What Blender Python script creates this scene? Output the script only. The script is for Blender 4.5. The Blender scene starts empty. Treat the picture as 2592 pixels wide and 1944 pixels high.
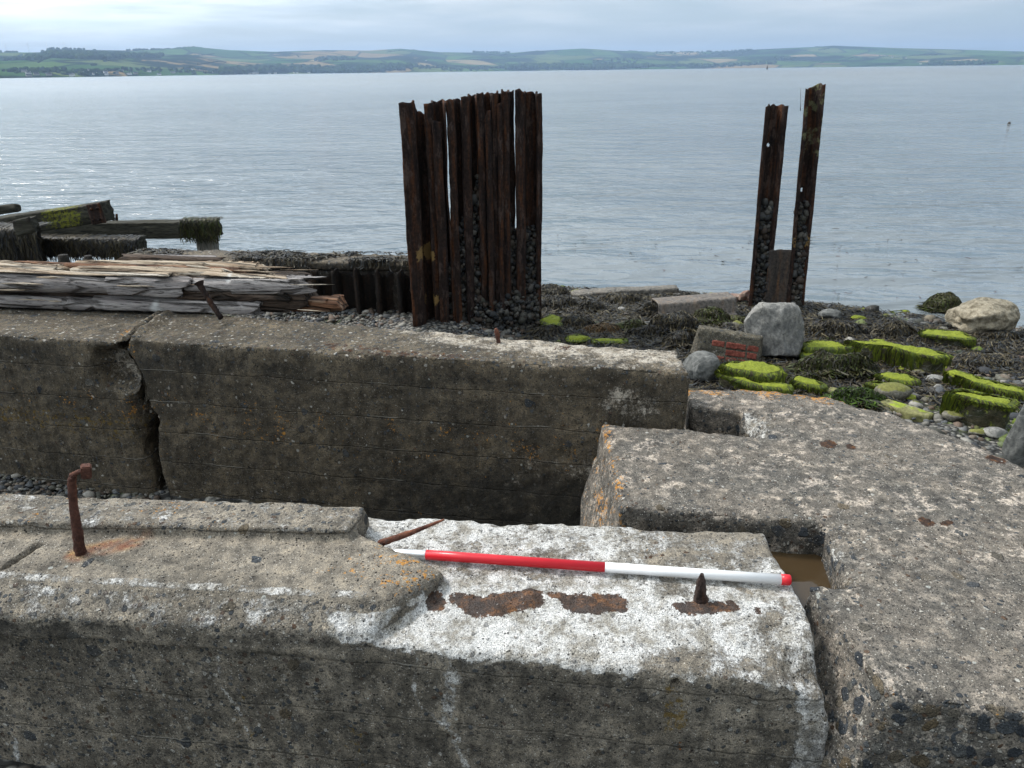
import bpy, bmesh, math, random
import numpy as np
from mathutils import Matrix, Vector
random.seed(7); rng = np.random.default_rng(7)
S = bpy.context.scene
COL = S.collection
# ------------------------------------------------------------------ camera
F_PX, W_PX, H_PX = 1957., 2592., 1944.
PITCH, ROLL, CAM_Z = math.radians(22.07), math.radians(.70), 1.30
fw = np.array([0, math.cos(PITCH), -math.sin(PITCH)]); r0 = np.array([1., 0, 0]); u0 = np.cross(r0, fw)
cR = math.cos(ROLL)*r0 - math.sin(ROLL)*u0; cU = math.sin(ROLL)*r0 + math.cos(ROLL)*u0
CAM = np.array([0, 0, CAM_Z])
def ray(x, y): return fw + (x-W_PX/2)/F_PX*cR - (y-H_PX/2)/F_PX*cU
def G(x, y, z):                       # sight line meets the level z
    d = ray(x, y); t = (z-CAM_Z)/d[2]; return CAM + d*t
def V(x, y, Y):                       # sight line meets the upright plane at depth Y
    d = ray(x, y); return CAM + d*(Y/d[1])
def D(x, y, z): return G(x*1.1718, y*1.1718, z)
def DV(x, y, Y): return V(x*1.1718, y*1.1718, Y)
cam = bpy.data.cameras.new('camera'); co = bpy.data.objects.new('camera', cam); COL.objects.link(co)
co.matrix_world = Matrix(((cR[0], cU[0], -fw[0], 0), (cR[1], cU[1], -fw[1], 0), (cR[2], cU[2], -fw[2], CAM_Z), (0, 0, 0, 1)))
cam.sensor_fit = 'HORIZONTAL'; cam.angle = 2*math.atan(W_PX/2/F_PX); cam.clip_start = .05; cam.clip_end = 60000
S.camera = co
# ------------------------------------------------------------------ numeric noise
def _h(ix, iy, iz, s):
    h = (ix.astype(np.int64)*374761393 + iy.astype(np.int64)*668265263 + iz.astype(np.int64)*2147483647 + s*974634777) & 0xffffffff
    h = ((h ^ (h >> 13))*1274126177) & 0xffffffff
    h = ((h ^ (h >> 16))*2246822519) & 0xffffffff
    return ((h ^ (h >> 15)) & 0xffffff)/float(0xffffff)
def vnoise(P, s=0):
    P = np.asarray(P, float); i = np.floor(P); f = P-i; f = f*f*(3-2*f)
    x, y, z = i[:, 0], i[:, 1], i[:, 2]; r = 0
    for a in (0, 1):
        for b in (0, 1):
            for c in (0, 1):
                w = (f[:, 0] if a else 1-f[:, 0])*(f[:, 1] if b else 1-f[:, 1])*(f[:, 2] if c else 1-f[:, 2])
                r = r + w*_h(x+a, y+b, z+c, s)
    return r
def fbm(P, sc=1., o=4, s=0):          # -1 .. 1
    P = np.asarray(P, float)*sc; r = 0; a = 1.; t = 0
    for k in range(o):
        r = r + a*(vnoise(P, s+k*17)*2-1); t += a; a *= .5; P = P*2.03+11.3
    return r/t*1.5
def worley(P, sc, s=0):
    P = np.asarray(P, float)*sc; i = np.floor(P); best = np.full(len(P), 9.); idv = np.zeros(len(P))
    for a in (-1, 0, 1):
        for b in (-1, 0, 1):
            for c in (-1, 0, 1):
                x, y, z = i[:, 0]+a, i[:, 1]+b, i[:, 2]+c
                q = np.stack([x+_h(x, y, z, s), y+_h(x, y, z, s+5), z+_h(x, y, z, s+9)], 1)
                d = np.linalg.norm(q-P, axis=1); m = d < best
                best = np.where(m, d, best); idv = np.where(m, _h(x, y, z, s+21), idv)
    return best, idv
def sm(a, b, x): t = np.clip((x-a)/(b-a), 0, 1); return t*t*(3-2*t)
# ------------------------------------------------------------------ objects
def tag(o, label=None, cat=None, group=None, kind=None):
    if label: o['label'] = label
    if cat: o['category'] = cat
    if group: o['group'] = group
    if kind: o['kind'] = kind
    elif cat: o['kind'] = 'thing'
    return o
def empty(name, loc, label, cat, group=None):
    o = bpy.data.objects.new(name, None); COL.objects.link(o); o.location = [float(v) for v in loc]; o.empty_display_size = .2
    return tag(o, label, cat, group)
def link(name, me, mat, parent=None, smooth=True):
    o = bpy.data.objects.new(name, me); COL.objects.link(o)
    for m in (mat if isinstance(mat, (list, tuple)) else [mat]): me.materials.append(m)
    if smooth: me.polygons.foreach_set('use_smooth', np.ones(len(me.polygons), bool))
    if parent is not None:
        o.parent = parent; o.matrix_parent_inverse = Matrix.Translation(-parent.location)
    return o
def mesh_np(verts, faces):            # faces: (n,k) array
    verts = np.asarray(verts, np.float32); faces = np.asarray(faces, np.int32); n, k = faces.shape
    me = bpy.data.meshes.new('m'); me.vertices.add(len(verts)); me.vertices.foreach_set('co', verts.ravel())
    me.loops.add(n*k); me.loops.foreach_set('vertex_index', faces.ravel())
    me.polygons.add(n); me.polygons.foreach_set('loop_start', np.arange(n, dtype=np.int32)*k)
    me.update(calc_edges=True); me.validate(); return me
def attr(me, name, c):                # c: (n,4) point colours
    a = me.attributes.new(name, 'FLOAT_COLOR', 'POINT'); a.data.foreach_set('color', np.asarray(c, np.float32).ravel())
def verts_of(me):
    v = np.empty(len(me.vertices)*3, np.float32); me.vertices.foreach_get('co', v); return v.reshape(-1, 3).astype(float)
def norms_of(me):
    v = np.empty(len(me.vertices)*3, np.float32); me.vertices.foreach_get('normal', v); return v.reshape(-1, 3).astype(float)
def set_verts(me, v): me.vertices.foreach_set('co', np.asarray(v, np.float32).ravel()); me.update()
def smooth_np(me, v, it, k=.5):
    e = np.empty(len(me.edges)*2, np.int32); me.edges.foreach_get('vertices', e); e = e.reshape(-1, 2); n = len(v)
    deg = np.maximum(np.bincount(e.ravel(), minlength=n), 1)[:, None]
    for _ in range(it):
        s = np.stack([np.bincount(e[:, 0], v[e[:, 1], j], n) + np.bincount(e[:, 1], v[e[:, 0], j], n) for j in range(3)], 1)
        v = v*(1-k) + k*s/deg
    return v
def hull(bm, pts):
    b = bmesh.new(); vs = [b.verts.new([float(c) for c in p]) for p in pts]; bmesh.ops.convex_hull(b, input=vs)
    m = bpy.data.meshes.new('t'); b.to_mesh(m); b.free(); bm.from_mesh(m); bpy.data.meshes.remove(m)
def prism(bm, top, bot):              # any outline, top and bottom rings
    b = bmesh.new(); T = [b.verts.new([float(c) for c in p]) for p in top]; B = [b.verts.new([float(c) for c in p]) for p in bot]; n = len(T)
    b.faces.new(T); b.faces.new(B[::-1])
    for i in range(n): b.faces.new((T[i], B[i], B[(i+1) % n], T[(i+1) % n]))
    bmesh.ops.triangulate(b, faces=[f for f in b.faces if len(f.verts) > 4]); bmesh.ops.recalc_face_normals(b, faces=b.faces[:])
    m = bpy.data.meshes.new('t'); b.to_mesh(m); b.free(); bm.from_mesh(m); bpy.data.meshes.remove(m)
def remesh(bm, vox):
    me = bpy.data.meshes.new('t'); bm.to_mesh(me); bm.free(); o = bpy.data.objects.new('t', me); COL.objects.link(o)
    r = o.modifiers.new('r', 'REMESH'); r.mode = 'VOXEL'; r.voxel_size = vox; r.adaptivity = 0
    dg = bpy.context.evaluated_depsgraph_get(); out = bpy.data.meshes.new_from_object(o.evaluated_get(dg))
    bpy.data.objects.remove(o); bpy.data.meshes.remove(me); return out
# ------------------------------------------------------------------ node helpers
class T:
    def __init__(s, name):
        s.m = bpy.data.materials.new(name); s.m.use_nodes = True; s.t = s.m.node_tree; s.t.nodes.clear()
        s.out = s.t.nodes.new('ShaderNodeOutputMaterial'); s.bs = s.t.nodes.new('ShaderNodeBsdfPrincipled')
        s.t.links.new(s.bs.outputs[0], s.out.inputs[0]); s.tc = s.n('ShaderNodeTexCoord'); s.P = s.tc.outputs['Object']
        s.geo = s.n('ShaderNodeNewGeometry')
    def n(s, ty, ins=None, **kw):
        nd = s.t.nodes.new(ty)
        for k, v in kw.items(): setattr(nd, k, v)
        for k, v in (ins or {}).items(): s.put(nd.inputs[k], v)
        return nd
    def put(s, sock, v):
        if isinstance(v, bpy.types.NodeSocket): s.t.links.new(v, sock)
        else:
            if sock.type == 'RGBA' and len(v) == 3: v = (*v, 1)
            sock.default_value = v
    def mix(s, f, a, b, mode='MIX'):
        return s.n('ShaderNodeMix', {0: f, 6: a, 7: b}, data_type='RGBA', blend_type=mode).outputs[2]
    def math(s, op, a, b=0., clamp=False): return s.n('ShaderNodeMath', {0: a, 1: b}, operation=op, use_clamp=clamp).outputs[0]
    def mr(s, v, a, b, c=0., d=1., st='SMOOTHSTEP'): return s.n('ShaderNodeMapRange', {0: v, 1: a, 2: b, 3: c, 4: d}, interpolation_type=st).outputs[0]
    def mul(s, a, b): return s.math('MULTIPLY', a, b)
    def scale(s, v, sc):
        return s.n('ShaderNodeMapping', {0: v, 3: sc}).outputs[0]
    def noise(s, sc, det=4., rough=.55, P=None, dist=0., out=0):
        return s.n('ShaderNodeTexNoise', {'Vector': P or s.P, 'Scale': sc, 'Detail': det, 'Roughness': rough, 'Distortion': dist}).outputs[out]
    def vor(s, sc, P=None, feature='F1', rnd=1.):
        return s.n('ShaderNodeTexVoronoi', {'Vector': P or s.P, 'Scale': sc, 'Randomness': rnd}, feature=feature)
    def ramp(s, v, stops, ip='LINEAR'):
        nd = s.n('ShaderNodeValToRGB', {0: v}); e = nd.color_ramp.elements; nd.color_ramp.interpolation = ip
        while len(e) < len(stops): e.new(.5)
        for q, (p, c) in zip(e, stops): q.position = p; q.color = (*c, 1)
        return nd.outputs[0]
    def at(s, name):
        a = s.n('ShaderNodeAttribute', attribute_name=name); c = s.n('ShaderNodeSeparateColor', {0: a.outputs[0]})
        return c.outputs[0], c.outputs[1], c.outputs[2], a.outputs[3]
    def sep(s, v): return s.n('ShaderNodeSeparateXYZ', {0: v}).outputs
    def bump(s, h, st=.5, dist=.01, nrm=None):
        ins = {'Strength': st, 'Distance': dist, 'Height': h}
        if nrm: ins['Normal'] = nrm
        return s.n('ShaderNodeBump', ins).outputs[0]
    def fin(s, col, rough=.9, nrm=None, spec=.3, **kw):
        s.put(s.bs.inputs['Base Color'], col); s.put(s.bs.inputs['Roughness'], rough); s.put(s.bs.inputs['Specular IOR Level'], spec)
        if nrm: s.put(s.bs.inputs['Normal'], nrm)
        for k, v in kw.items(): s.put(s.bs.inputs[k], v)
        return s.m

def concrete(name, b1, b2, agg=.25, aggsc=60., white=(.62, .60, .56), boards=.0, boardh=.14, sp=1., pale=None, palecut=.56, bumpd=.010, gm=1.):
    t = T(name)
    R, Gc, B, A = t.at('m1'); dk, gr, ol, fr = t.at('m2')
    n1 = t.noise(5., 6.); n2 = t.noise(23., 6., .65); n3 = t.noise(140., 4., .7)
    col = t.mix(t.mr(n1, .35, .65), b1, b2)
    if pale:                                       # patches where the skin has worn to pale paste
        pm = t.mr(t.math('ADD', t.noise(9., 8., .72), t.mul(t.math('SUBTRACT', n2, .5), .8)), palecut-.03, palecut+.09)
        pm = t.mul(pm, t.mr(t.noise(70., 4., .7), .36, .56))
        pm = t.mul(pm, t.mr(t.noise(2.2, 3., .5), .38, .60, .30, 1.))
        col = t.mix(t.mul(pm, .72), col, pale)
    col = t.mix(1., col, t.ramp(n2, [(.28, (.35, .35, .36)), (.5, (1, 1, 1)), (.72, (1.7, 1.64, 1.55))]), 'MULTIPLY')
    # streaks of old water runs on upright faces
    nz = t.math('ABSOLUTE', t.sep(t.geo.outputs['Normal'])[2]); up = t.mr(nz, .75, .45)
    st = t.noise(1., 5., .6, t.scale(t.P, (16, 16, 1.6)))
    col = t.mix(t.mul(t.mul(t.mr(st, .5, .75), up), .55), col, (.03, .027, .022))
    # aggregate
    vd = t.vor(aggsc, t.n('ShaderNodeVectorMath', {0: t.P, 1: t.n('ShaderNodeVectorMath', {0: t.noise(30., 2., out=1), 3: .02}, operation='SCALE').outputs[0]}, operation='ADD').outputs[0])
    cs = t.n('ShaderNodeSeparateColor', {0: vd.outputs['Color']}).outputs
    ac = t.ramp(cs[0], [(.0, (.04, .045, .05)), (.3, (.08, .085, .088)), (.5, (.13, .12, .11)), (.65, (.09, .055, .035)), (.8, (.24, .21, .17)), (1., (.42, .40, .36))])
    ac = t.mix(.35, ac, t.mix(1., ac, t.ramp(n3, [(.3, (.4, .4, .4)), (.7, (1.6, 1.6, 1.6))]), 'MULTIPLY'))
    am = t.mul(t.mr(vd.outputs['Distance'], .46, .36), t.mr(t.math('ADD', cs[1], t.math('ADD', t.mul(A, .75), agg)), .98, 1.02))
    ve = t.vor(24., t.n('ShaderNodeVectorMath', {0: t.P, 1: t.n('ShaderNodeVectorMath', {0: t.noise(14., 3., out=1), 3: .05}, operation='SCALE').outputs[0]}, operation='ADD').outputs[0]); ce = t.n('ShaderNodeSeparateColor', {0: ve.outputs['Color']}).outputs
    cm_ = t.mul(t.mr(ve.outputs['Distance'], .50, .42), t.mr(t.math('ADD', ce[1], t.mul(gr, .9)), .95, 1.0))
    cc_ = t.mix(1., t.ramp(ce[0], [(0., (.03, .034, .04)), (.4, (.06, .066, .072)), (.6, (.09, .088, .08)), (.8, (.10, .075, .045)), (1., (.17, .15, .12))]), t.ramp(n3, [(.3, (.6, .6, .6)), (.7, (1.4, 1.4, 1.4))]), 'MULTIPLY')
    vf = t.vor(125.); cf = t.n('ShaderNodeSeparateColor', {0: vf.outputs['Color']}).outputs       # grit
    fm = t.mul(t.mr(vf.outputs['Distance'], .48, .36), t.mr(t.math('ADD', cf[1], t.mul(A, .4)), .60, .66))
    col = t.mix(t.mul(fm, .62), col, t.ramp(cf[0], [(0., (.02, .022, .025)), (.45, (.07, .066, .058)), (.75, (.17*gm, .15*gm, .12*gm)), (1., (.40*gm, .37*gm, .31*gm))]))
    # white, with crumbs showing through
    wm = t.mr(t.math('ADD', R, t.math('ADD', t.mul(t.math('SUBTRACT', t.noise(13., 9., .8), .5), 2.3), t.mul(t.math('SUBTRACT', n3, .5), .5))), .50, .80)
    wc = t.mix(t.mr(t.noise(15., 8., .75), .42, .62), white, (white[0]*.46, white[1]*.43, white[2]*.38))
    wc = t.mix(1., wc, t.ramp(n3, [(.3, (.55, .55, .55)), (.55, (1, 1, 1))]), 'MULTIPLY')
    col = t.mix(am, col, ac); col = t.mix(cm_, col, cc_)
    col = t.mix(t.mul(wm, t.mr(am, 1., 0., .45, 1.)), col, wc)
    # fine dark and pale specks
    v2 = t.vor(190.*sp); c2 = t.n('ShaderNodeSeparateColor', {0: v2.outputs['Color']}).outputs
    spm = t.mr(v2.outputs['Distance'], .34, .22)
    col = t.mix(t.mul(spm, t.math('GREATER_THAN', c2[0], .80)), col, (.018, .017, .017))
    col = t.mix(t.mul(spm, t.math('GREATER_THAN', c2[1], .87+.06*(gm < 1))), col, (.50*gm, .47*gm, .42*gm))
    # dark tone (growth plus shade painted on wall fronts), olive, rust, lichen
    col = t.mix(t.mul(t.mr(t.math('ADD', dk, t.mul(t.math('SUBTRACT', t.noise(19., 8., .75), .5), 1.6)), .30, .95), .88), col, t.mix(n2, (.012, .011, .010), (.045, .042, .036)))
    col = t.mix(t.mul(t.mr(t.math('ADD', ol, t.mul(t.math('SUBTRACT', t.noise(45., 6., .7), .5), 1.8)), .62, .8), .75), col, (.15, .095, .018))
    rm = t.mr(t.math('ADD', Gc, t.mul(t.math('SUBTRACT', t.noise(24., 9., .75), .5), 2.6)), .42, .50)
    rc = t.ramp(t.noise(33., 5., .7), [(.3, (.018, .011, .009)), (.5, (.045, .022, .013)), (.62, (.13, .052, .016)), (.78, (.26, .12, .04))])
    col = t.mix(t.mul(rm, .93), col, rc)
    col = t.mix(t.mul(fr, .9), col, t.mix(t.mr(n2, .4, .62), (.34, .085, .022), (.40, .21, .05)))
    lm = t.mr(t.math('ADD', B, t.math('ADD', t.mul(t.math('SUBTRACT', t.noise(70., 5., .72), .5), 2.4), t.mul(t.math('SUBTRACT', t.noise(9., 4., .6), .5), 1.5))), .74, .86)
    col = t.mix(t.mul(lm, .9), col, t.mix(n3, (.42, .15, .02), (.50, .27, .06)))
    # bird spots / pale lichen discs
    v3 = t.vor(26.); c3 = t.n('ShaderNodeSeparateColor', {0: v3.outputs['Color']}).outputs
    dm = t.mul(t.math('LESS_THAN', t.math('ADD', v3.outputs['Distance'], t.mul(n2, .4)), .34), t.math('GREATER_THAN', c3[0], .92))
    col = t.mix(t.mul(dm, .6), col, (.42, .43, .40))
    # bugholes
    v4 = t.vor(75.); c4 = t.n('ShaderNodeSeparateColor', {0: v4.outputs['Color']}).outputs
    hole = t.mul(t.mr(v4.outputs['Distance'], .26, .14), t.math('GREATER_THAN', t.math('ADD', c4[1], t.mul(t.math('MINIMUM', A, 0.), -.5)), .86))
    col = t.mix(t.mul(hole, .85), col, (.012, .011, .01))
    n5 = t.noise(330., 3., .7); col = t.mix(1., col, t.ramp(n5, [(.32, (.42, .42, .42)), (.5, (1, 1, 1)), (.68, (1.65, 1.62, 1.56))]), 'MULTIPLY')
    h = t.math('ADD', t.mul(n2, .9), t.math('ADD', t.mul(n3, .55), t.mul(n5, .3))); h = t.math('SUBTRACT', h, t.mul(hole, .9)); h = t.math('ADD', h, t.math('ADD', t.mul(am, .45), t.math('ADD', t.mul(cm_, .6), t.mul(fm, .25)))); h = t.math('ADD', h, t.mul(wm, .3))
    if boards:
        z = t.math('DIVIDE', t.math('ADD', t.sep(t.P)[2], t.math('ADD', t.mul(t.sep(t.P)[0], -.004), t.mul(t.noise(6., 4.), .028))), boardh)
        ln = t.mr(t.math('ABSOLUTE', t.math('SUBTRACT', t.math('FRACT', z), .5)), .03, .0)
        ln = t.mul(t.mul(ln, up), boards); h = t.math('SUBTRACT', h, t.mul(ln, .5))
        col = t.mix(t.mul(t.mul(ln, .6), t.mr(t.noise(3., 4.), .46, .60)), col, (.02, .018, .016))
        pk = t.mul(t.mul(t.mr(t.math('ABSOLUTE', t.math('SUBTRACT', t.math('FRACT', z), .54)), .02, .0), up), t.mr(t.noise(2.6, 3.), .56, .64))
        col = t.mix(t.mul(pk, boards*.75), col, (.30, .28, .24))
    return t.fin(col, t.mr(wm, 0, 1, .88, .95), t.bump(h, .9, bumpd), .25)
M = {}
M['near'] = concrete('concrete_weathered', (.25, .218, .175), (.155, .135, .108), .07, 62., boards=.8, boardh=.17, white=(.66, .645, .62))
M['mid'] = concrete('concrete_dark', (.135, .110, .077), (.07, .058, .042), .06, 58., boards=1., boardh=.155, white=(.55, .49, .41), gm=.6)
M['slab'] = concrete('concrete_slab', (.122, .112, .098), (.175, .152, .126), .16, 70., boards=0., pale=(.50, .43, .365), palecut=.54)

def rust(name, dark=(.010, .007, .0075), mid=(.032, .019, .0145), hot=(.15, .050, .014), hotcut=.64, moss=0.):
    t = T(name); R, Gc, B, A = t.at('m1')
    P = t.scale(t.P, (14, 14, 1.6)); n = t.noise(1., 7., .65, P); n2 = t.noise(30., 5., .7); n3 = t.noise(110., 3., .6)
    col = t.ramp(n, [(.3, dark), (.5, mid), (hotcut, tuple(.5*(a+b) for a, b in zip(mid, hot))), (hotcut+.14, hot)])
    col = t.mix(1., col, t.ramp(n2, [(.3, (.35, .35, .4)), (.55, (1, 1, 1)), (.75, (1.5, 1.4, 1.3))]), 'MULTIPLY')
    fk = t.mr(t.noise(1., 8., .75, t.scale(t.P, (11, 11, 4))), .53, .60); col = t.mix(t.mul(fk, .65 if name.startswith('rusty') else .1), col, t.mix(n2, (.045, .034, .031), (.13, .085, .068)))
    col = t.mix(t.mul(t.mr(t.math('ADD', R, t.mul(t.math('SUBTRACT', t.noise(9., 7., .7), .5), 1.2)), .5, .62), .9), col, t.mix(n2, (.10, .105, .05), (.16, .15, .085)))   # old paint and algae film
    col = t.mix(t.mul(t.mr(t.math('ADD', Gc, t.mul(t.math('SUBTRACT', n2, .5), 1.)), .45, .6), .9), col, t.mix(n3, (.25, .11, .02), (.30, .24, .11)))
    return t.fin(col, .85, t.bump(t.math('ADD', t.mul(n2, 1.), t.mul(n3, .5)), .9, .012), .2)
M['rust'] = rust('rusty_steel'); M['rust_black'] = rust('black_rust', (.005, .0045, .004), (.014, .011, .009), (.05, .025, .012), .72)
M['rust_bolt'] = rust('rusty_iron', (.05, .022, .016), (.12, .052, .036), (.24, .09, .045), .58)
def wood(name, c1, c2, c3, axis=(1.4, 22, 22), moss=0., rot=0., split=0.):
    t = T(name); R, Gc, B, A = t.at('m1'); P = t.scale(t.P, axis)
    if rot: P = t.scale(t.n('ShaderNodeMapping', {0: t.P, 2: (0, 0, rot)}).outputs[0], axis)
    n = t.noise(1., 7., .65, P); n2 = t.noise(2.6, 5., .7, P); n3 = t.noise(9., 6., .7)
    col = t.ramp(n, [(.32, c1), (.5, c2), (.68, c3)])
    col = t.mix(1., col, t.ramp(n2, [(.36, (.18, .16, .15)), (.46, (.9, .9, .9)), (.7, (1.25, 1.2, 1.15))]), 'MULTIPLY')
    col = t.mix(t.mul(t.mr(t.math('ADD', R, t.mul(t.math('SUBTRACT', t.noise(3., 6., .65, P), .5), 1.5)), .5, .7), .9), col, t.mix(n3, (.10, .045, .02), (.26, .12, .045)))     # red heartwood rot
    col = t.mix(t.mul(t.mr(t.math('ADD', Gc, t.mul(t.math('SUBTRACT', n3, .5), 1.2)), .45, .65), .9), col, t.mix(n3, (.010, .009, .008), (.04, .033, .028)))                   # black rot
    col = t.mix(t.mul(t.mr(t.math('ADD', B, t.mul(t.math('SUBTRACT', t.noise(22., 6., .75), .5), 1.6)), .55, .68), .85), col, t.mix(n3, (.10, .11, .01), (.22, .22, .02)))      # green growth
    col = t.mix(t.mul(A, .9), col, (.7, .7, .68))
    h = t.math('ADD', n2, t.mul(n, .6))
    if split:
        vs_ = t.vor(1., t.scale(P, (.5, .55, .55)), 'DISTANCE_TO_EDGE').outputs['Distance']; sl_ = t.mr(vs_, .09, .015); sl_ = t.mul(sl_, t.mr(t.noise(5., 3.), .40, .52))
        col = t.mix(t.mul(sl_, .6), col, (.02, .017, .014)); h = t.math('SUBTRACT', h, t.mul(sl_, 1.4))
    return t.fin(col, .85, t.bump(h, 1., .012), .2)
M['log'] = wood('weathered_timber', (.20, .18, .175), (.32, .295, .285), (.46, .43, .41), (.55, 34, 34), rot=.27, split=1.)
M['log_warm'] = wood('bleached_timber', (.24, .15, .09), (.42, .34, .25), (.60, .55, .47), (.6, 34, 34), rot=.27, split=1.)
M['log_dark'] = wood('rotten_timber', (.035, .026, .021), (.085, .06, .045), (.16, .12, .095), (.6, 34, 34), rot=.27, split=1.)
M['log_red'] = wood('red_timber', (.09, .04, .022), (.20, .10, .055), (.36, .25, .17), (.6, 34, 34), rot=.27, split=1.)
M['beam'] = wood('wet_timber', (.022, .021, .015), (.045, .043, .032), (.075, .07, .052))
M['post'] = wood('grey_timber', (.10, .095, .08), (.16, .15, .125), (.21, .2, .17), (22, 22, 1.4))
def plain(name, c, rough=.5, spec=.5, metal=0., bsc=0., bd=.002, var=.15):
    t = T(name); n = t.noise(18., 6., .65)
    col = t.mix(1., c, t.ramp(n, [(.3, (1-var,)*3), (.7, (1+var,)*3)]), 'MULTIPLY')
    nr = t.bump(t.noise(bsc, 5., .65), .7, bd) if bsc else None
    return t.fin(col, rough, nr, spec, Metallic=metal)
M['red'] = plain('red_paint', (.62, .012, .022), .28, .5, 0, 200., .0004, .05)
M['whitep'] = plain('white_paint', (.80, .79, .78), .3, .5, 0, 200., .0004, .03)
M['zinc'] = plain('galvanised_steel', (.62, .64, .65), .42, .5, .75, 90., .0015, .18)
def stone(name, c1, c2, sc=6., moss=0., mc=(.13, .18, .012), bd=.02):
    t = T(name); n = t.noise(sc, 7., .65); n2 = t.noise(sc*7, 5., .7); nz = t.sep(t.geo.outputs['Normal'])[2]
    col = t.mix(t.mr(n, .35, .65), c1, c2)
    col = t.mix(1., col, t.ramp(n2, [(.3, (.45, .45, .45)), (.7, (1.5, 1.46, 1.4))]), 'MULTIPLY')
    ck_ = t.mr(t.vor(sc*.55, t.n('ShaderNodeVectorMath', {0: t.P, 1: t.n('ShaderNodeVectorMath', {0: t.noise(sc, 4., out=1), 3: .25}, operation='SCALE').outputs[0]}, operation='ADD').outputs[0], 'DISTANCE_TO_EDGE').outputs['Distance'], .012, .0); col = t.mix(t.mul(t.mul(ck_, .7), t.mr(n, .45, .6)), col, (.02, .02, .019))
    vn = t.noise(sc*.6, 4., .5, dist=1.5); vein = t.mr(t.math('ABSOLUTE', t.math('SUBTRACT', vn, .5)), .012, .0)
    col = t.mix(t.mul(vein, .35), col, (.36, .35, .33))
    if moss:
        mm = t.mr(t.math('ADD', t.mul(nz, .8), t.mul(t.math('SUBTRACT', t.noise(sc*1.3, 7., .7), .5), 1.6)), 1.05-moss, 1.25-moss)
        col = t.mix(t.mul(mm, .92), col, t.mix(t.mr(n2, .35, .65), mc, tuple(v*1.7 for v in mc)))
    return t.fin(col, .82, t.bump(t.math('ADD', n, t.mul(n2, .35)), .8, bd), .3)
M['boulder'] = stone('grey_stone', (.14, .142, .14), (.27, .262, .245), 4.)
M['boulder_dark'] = stone('dark_stone', (.085, .088, .085), (.14, .143, .138), 3.)
M['rock_weed'] = stone('wet_rock', (.03, .03, .027), (.06, .055, .05), 5.)
M['cobble_green'] = stone('green_filmed_stone', (.11, .105, .085), (.17, .16, .13), 6., .55, (.11, .11, .025))
M['barnacle'] = stone('barnacled_stone', (.16, .135, .09), (.42, .37, .28), 14., 0, bd=.05)
M['moss'] = stone('algae_slab', (.035, .04, .02), (.07, .06, .035), 8., .97, (.145, .168, .012), .03)
M['olive'] = stone('film_slab', (.14, .14, .055), (.19, .18, .08), 4., .25, (.16, .20, .015), .006)
def vcol(name, rough=.75, spec=.35, vary=.3, sc=60., trans=0.):
    t = T(name); a = t.n('ShaderNodeAttribute', attribute_name='col').outputs[0]; n = t.noise(sc, 5., .7)
    return t.fin(t.mix(1., a, t.ramp(n, [(.3, (1-vary,)*3), (.7, (1+vary,)*3)]), 'MULTIPLY'), rough, None, spec)
M['pebble'] = vcol('pebbles'); M['weed'] = vcol('seaweed', .55, .28, .2)
# ------------------------------------------------------------------ the beach
def wline(x):
    return np.interp(x, [-30, -8, -1.5, .5, 3, 4.75, 6.9, 9, 14, 30], [10.6, 10.4, 10.4, 12.2, 11.55, 11., 10., 9., 7., 3.])
def zbeach(x, y):
    x = np.asarray(x, float); y = np.asarray(y, float); s = wline(x)-y
    s = s + fbm(np.stack([x, y, 0*x], -1).reshape(-1, 3), .5, 3, 3).reshape(x.shape)*.35
    z = -2.0 + np.where(s > 0, .075*np.minimum(s, 5.5), .13*s)
    bl_ = sm(.3, -.9, x); z = z*(1-bl_)+bl_*np.maximum(z, -1.58 - .30*sm(9.9, 10.8, y)-.6*sm(10.2, 11.6, y))
    near = sm(4.7, 3.9, y); tr = -.60+.035*sm(-2.1, -2.5, x)-.3*sm(1.7, 1.3, y)
    inl = sm(1.6, .6, x)
    z = z*(1-near*inl) + tr*near*inl
    return np.maximum(z, -3.2)
def B(x, y):                          # sight line meets the beach
    z = -1.8
    for _ in range(12):
        p = G(x, y, z); z = .5*z+.5*float(zbeach(np.array([p[0]]), np.array([p[1]]))[0])
    return np.array([p[0], p[1], z])
def z7(x, y): return (1360+x/3.687, 680+y/3.687)
def z8(x, y): return (1992+x/3.687, 700+y/3.687)
nx, ny = 420, 330
gx, gy = np.meshgrid(np.linspace(-11, 12, nx), np.linspace(-2, 17, ny)); P = np.stack([gx, gy, 0*gx], -1).reshape(-1, 3)
P[:, 2] = zbeach(P[:, 0], P[:, 1]) + fbm(P, 2.2, 4, 8)*.03 + fbm(P, 9, 3, 4)*.014
ii = np.arange(nx*ny).reshape(ny, nx)
bm_ = mesh_np(P, np.stack([ii[:-1, :-1], ii[:-1, 1:], ii[1:, 1:], ii[1:, :-1]], -1).reshape(-1, 4))
t = T('shingle_ground')
v = t.vor(22., t.scale(t.P, (1, 1, .5))); cs = t.n('ShaderNodeSeparateColor', {0: v.outputs['Color']}).outputs
col = t.ramp(cs[0], [(0., (.06, .06, .062)), (.35, (.12, .118, .11)), (.6, (.19, .175, .15)), (.8, (.13, .10, .075)), (1., (.34, .32, .28))])
v2 = t.vor(55.); col = t.mix(.4, col, t.ramp(v2.outputs['Color'], [(0, (.04, .04, .04)), (1, (.28, .27, .24))]))
col = t.mix(t.mr(v.outputs['Distance'], .35, .6), col, (.02, .019, .017))
gm = t.mr(t.noise(1.6, 7., .7), .55, .66); col = t.mix(t.mul(gm, .6), col, t.mix(t.noise(25.), (.05, .08, .008), (.13, .18, .015)))
t.fin(col, .8, t.bump(t.math('SUBTRACT', 1., v.outputs['Distance']), 1., .03), .35); M['shingle'] = t.m
tag(link('beach', bm_, M['shingle']), kind='structure')
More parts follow.
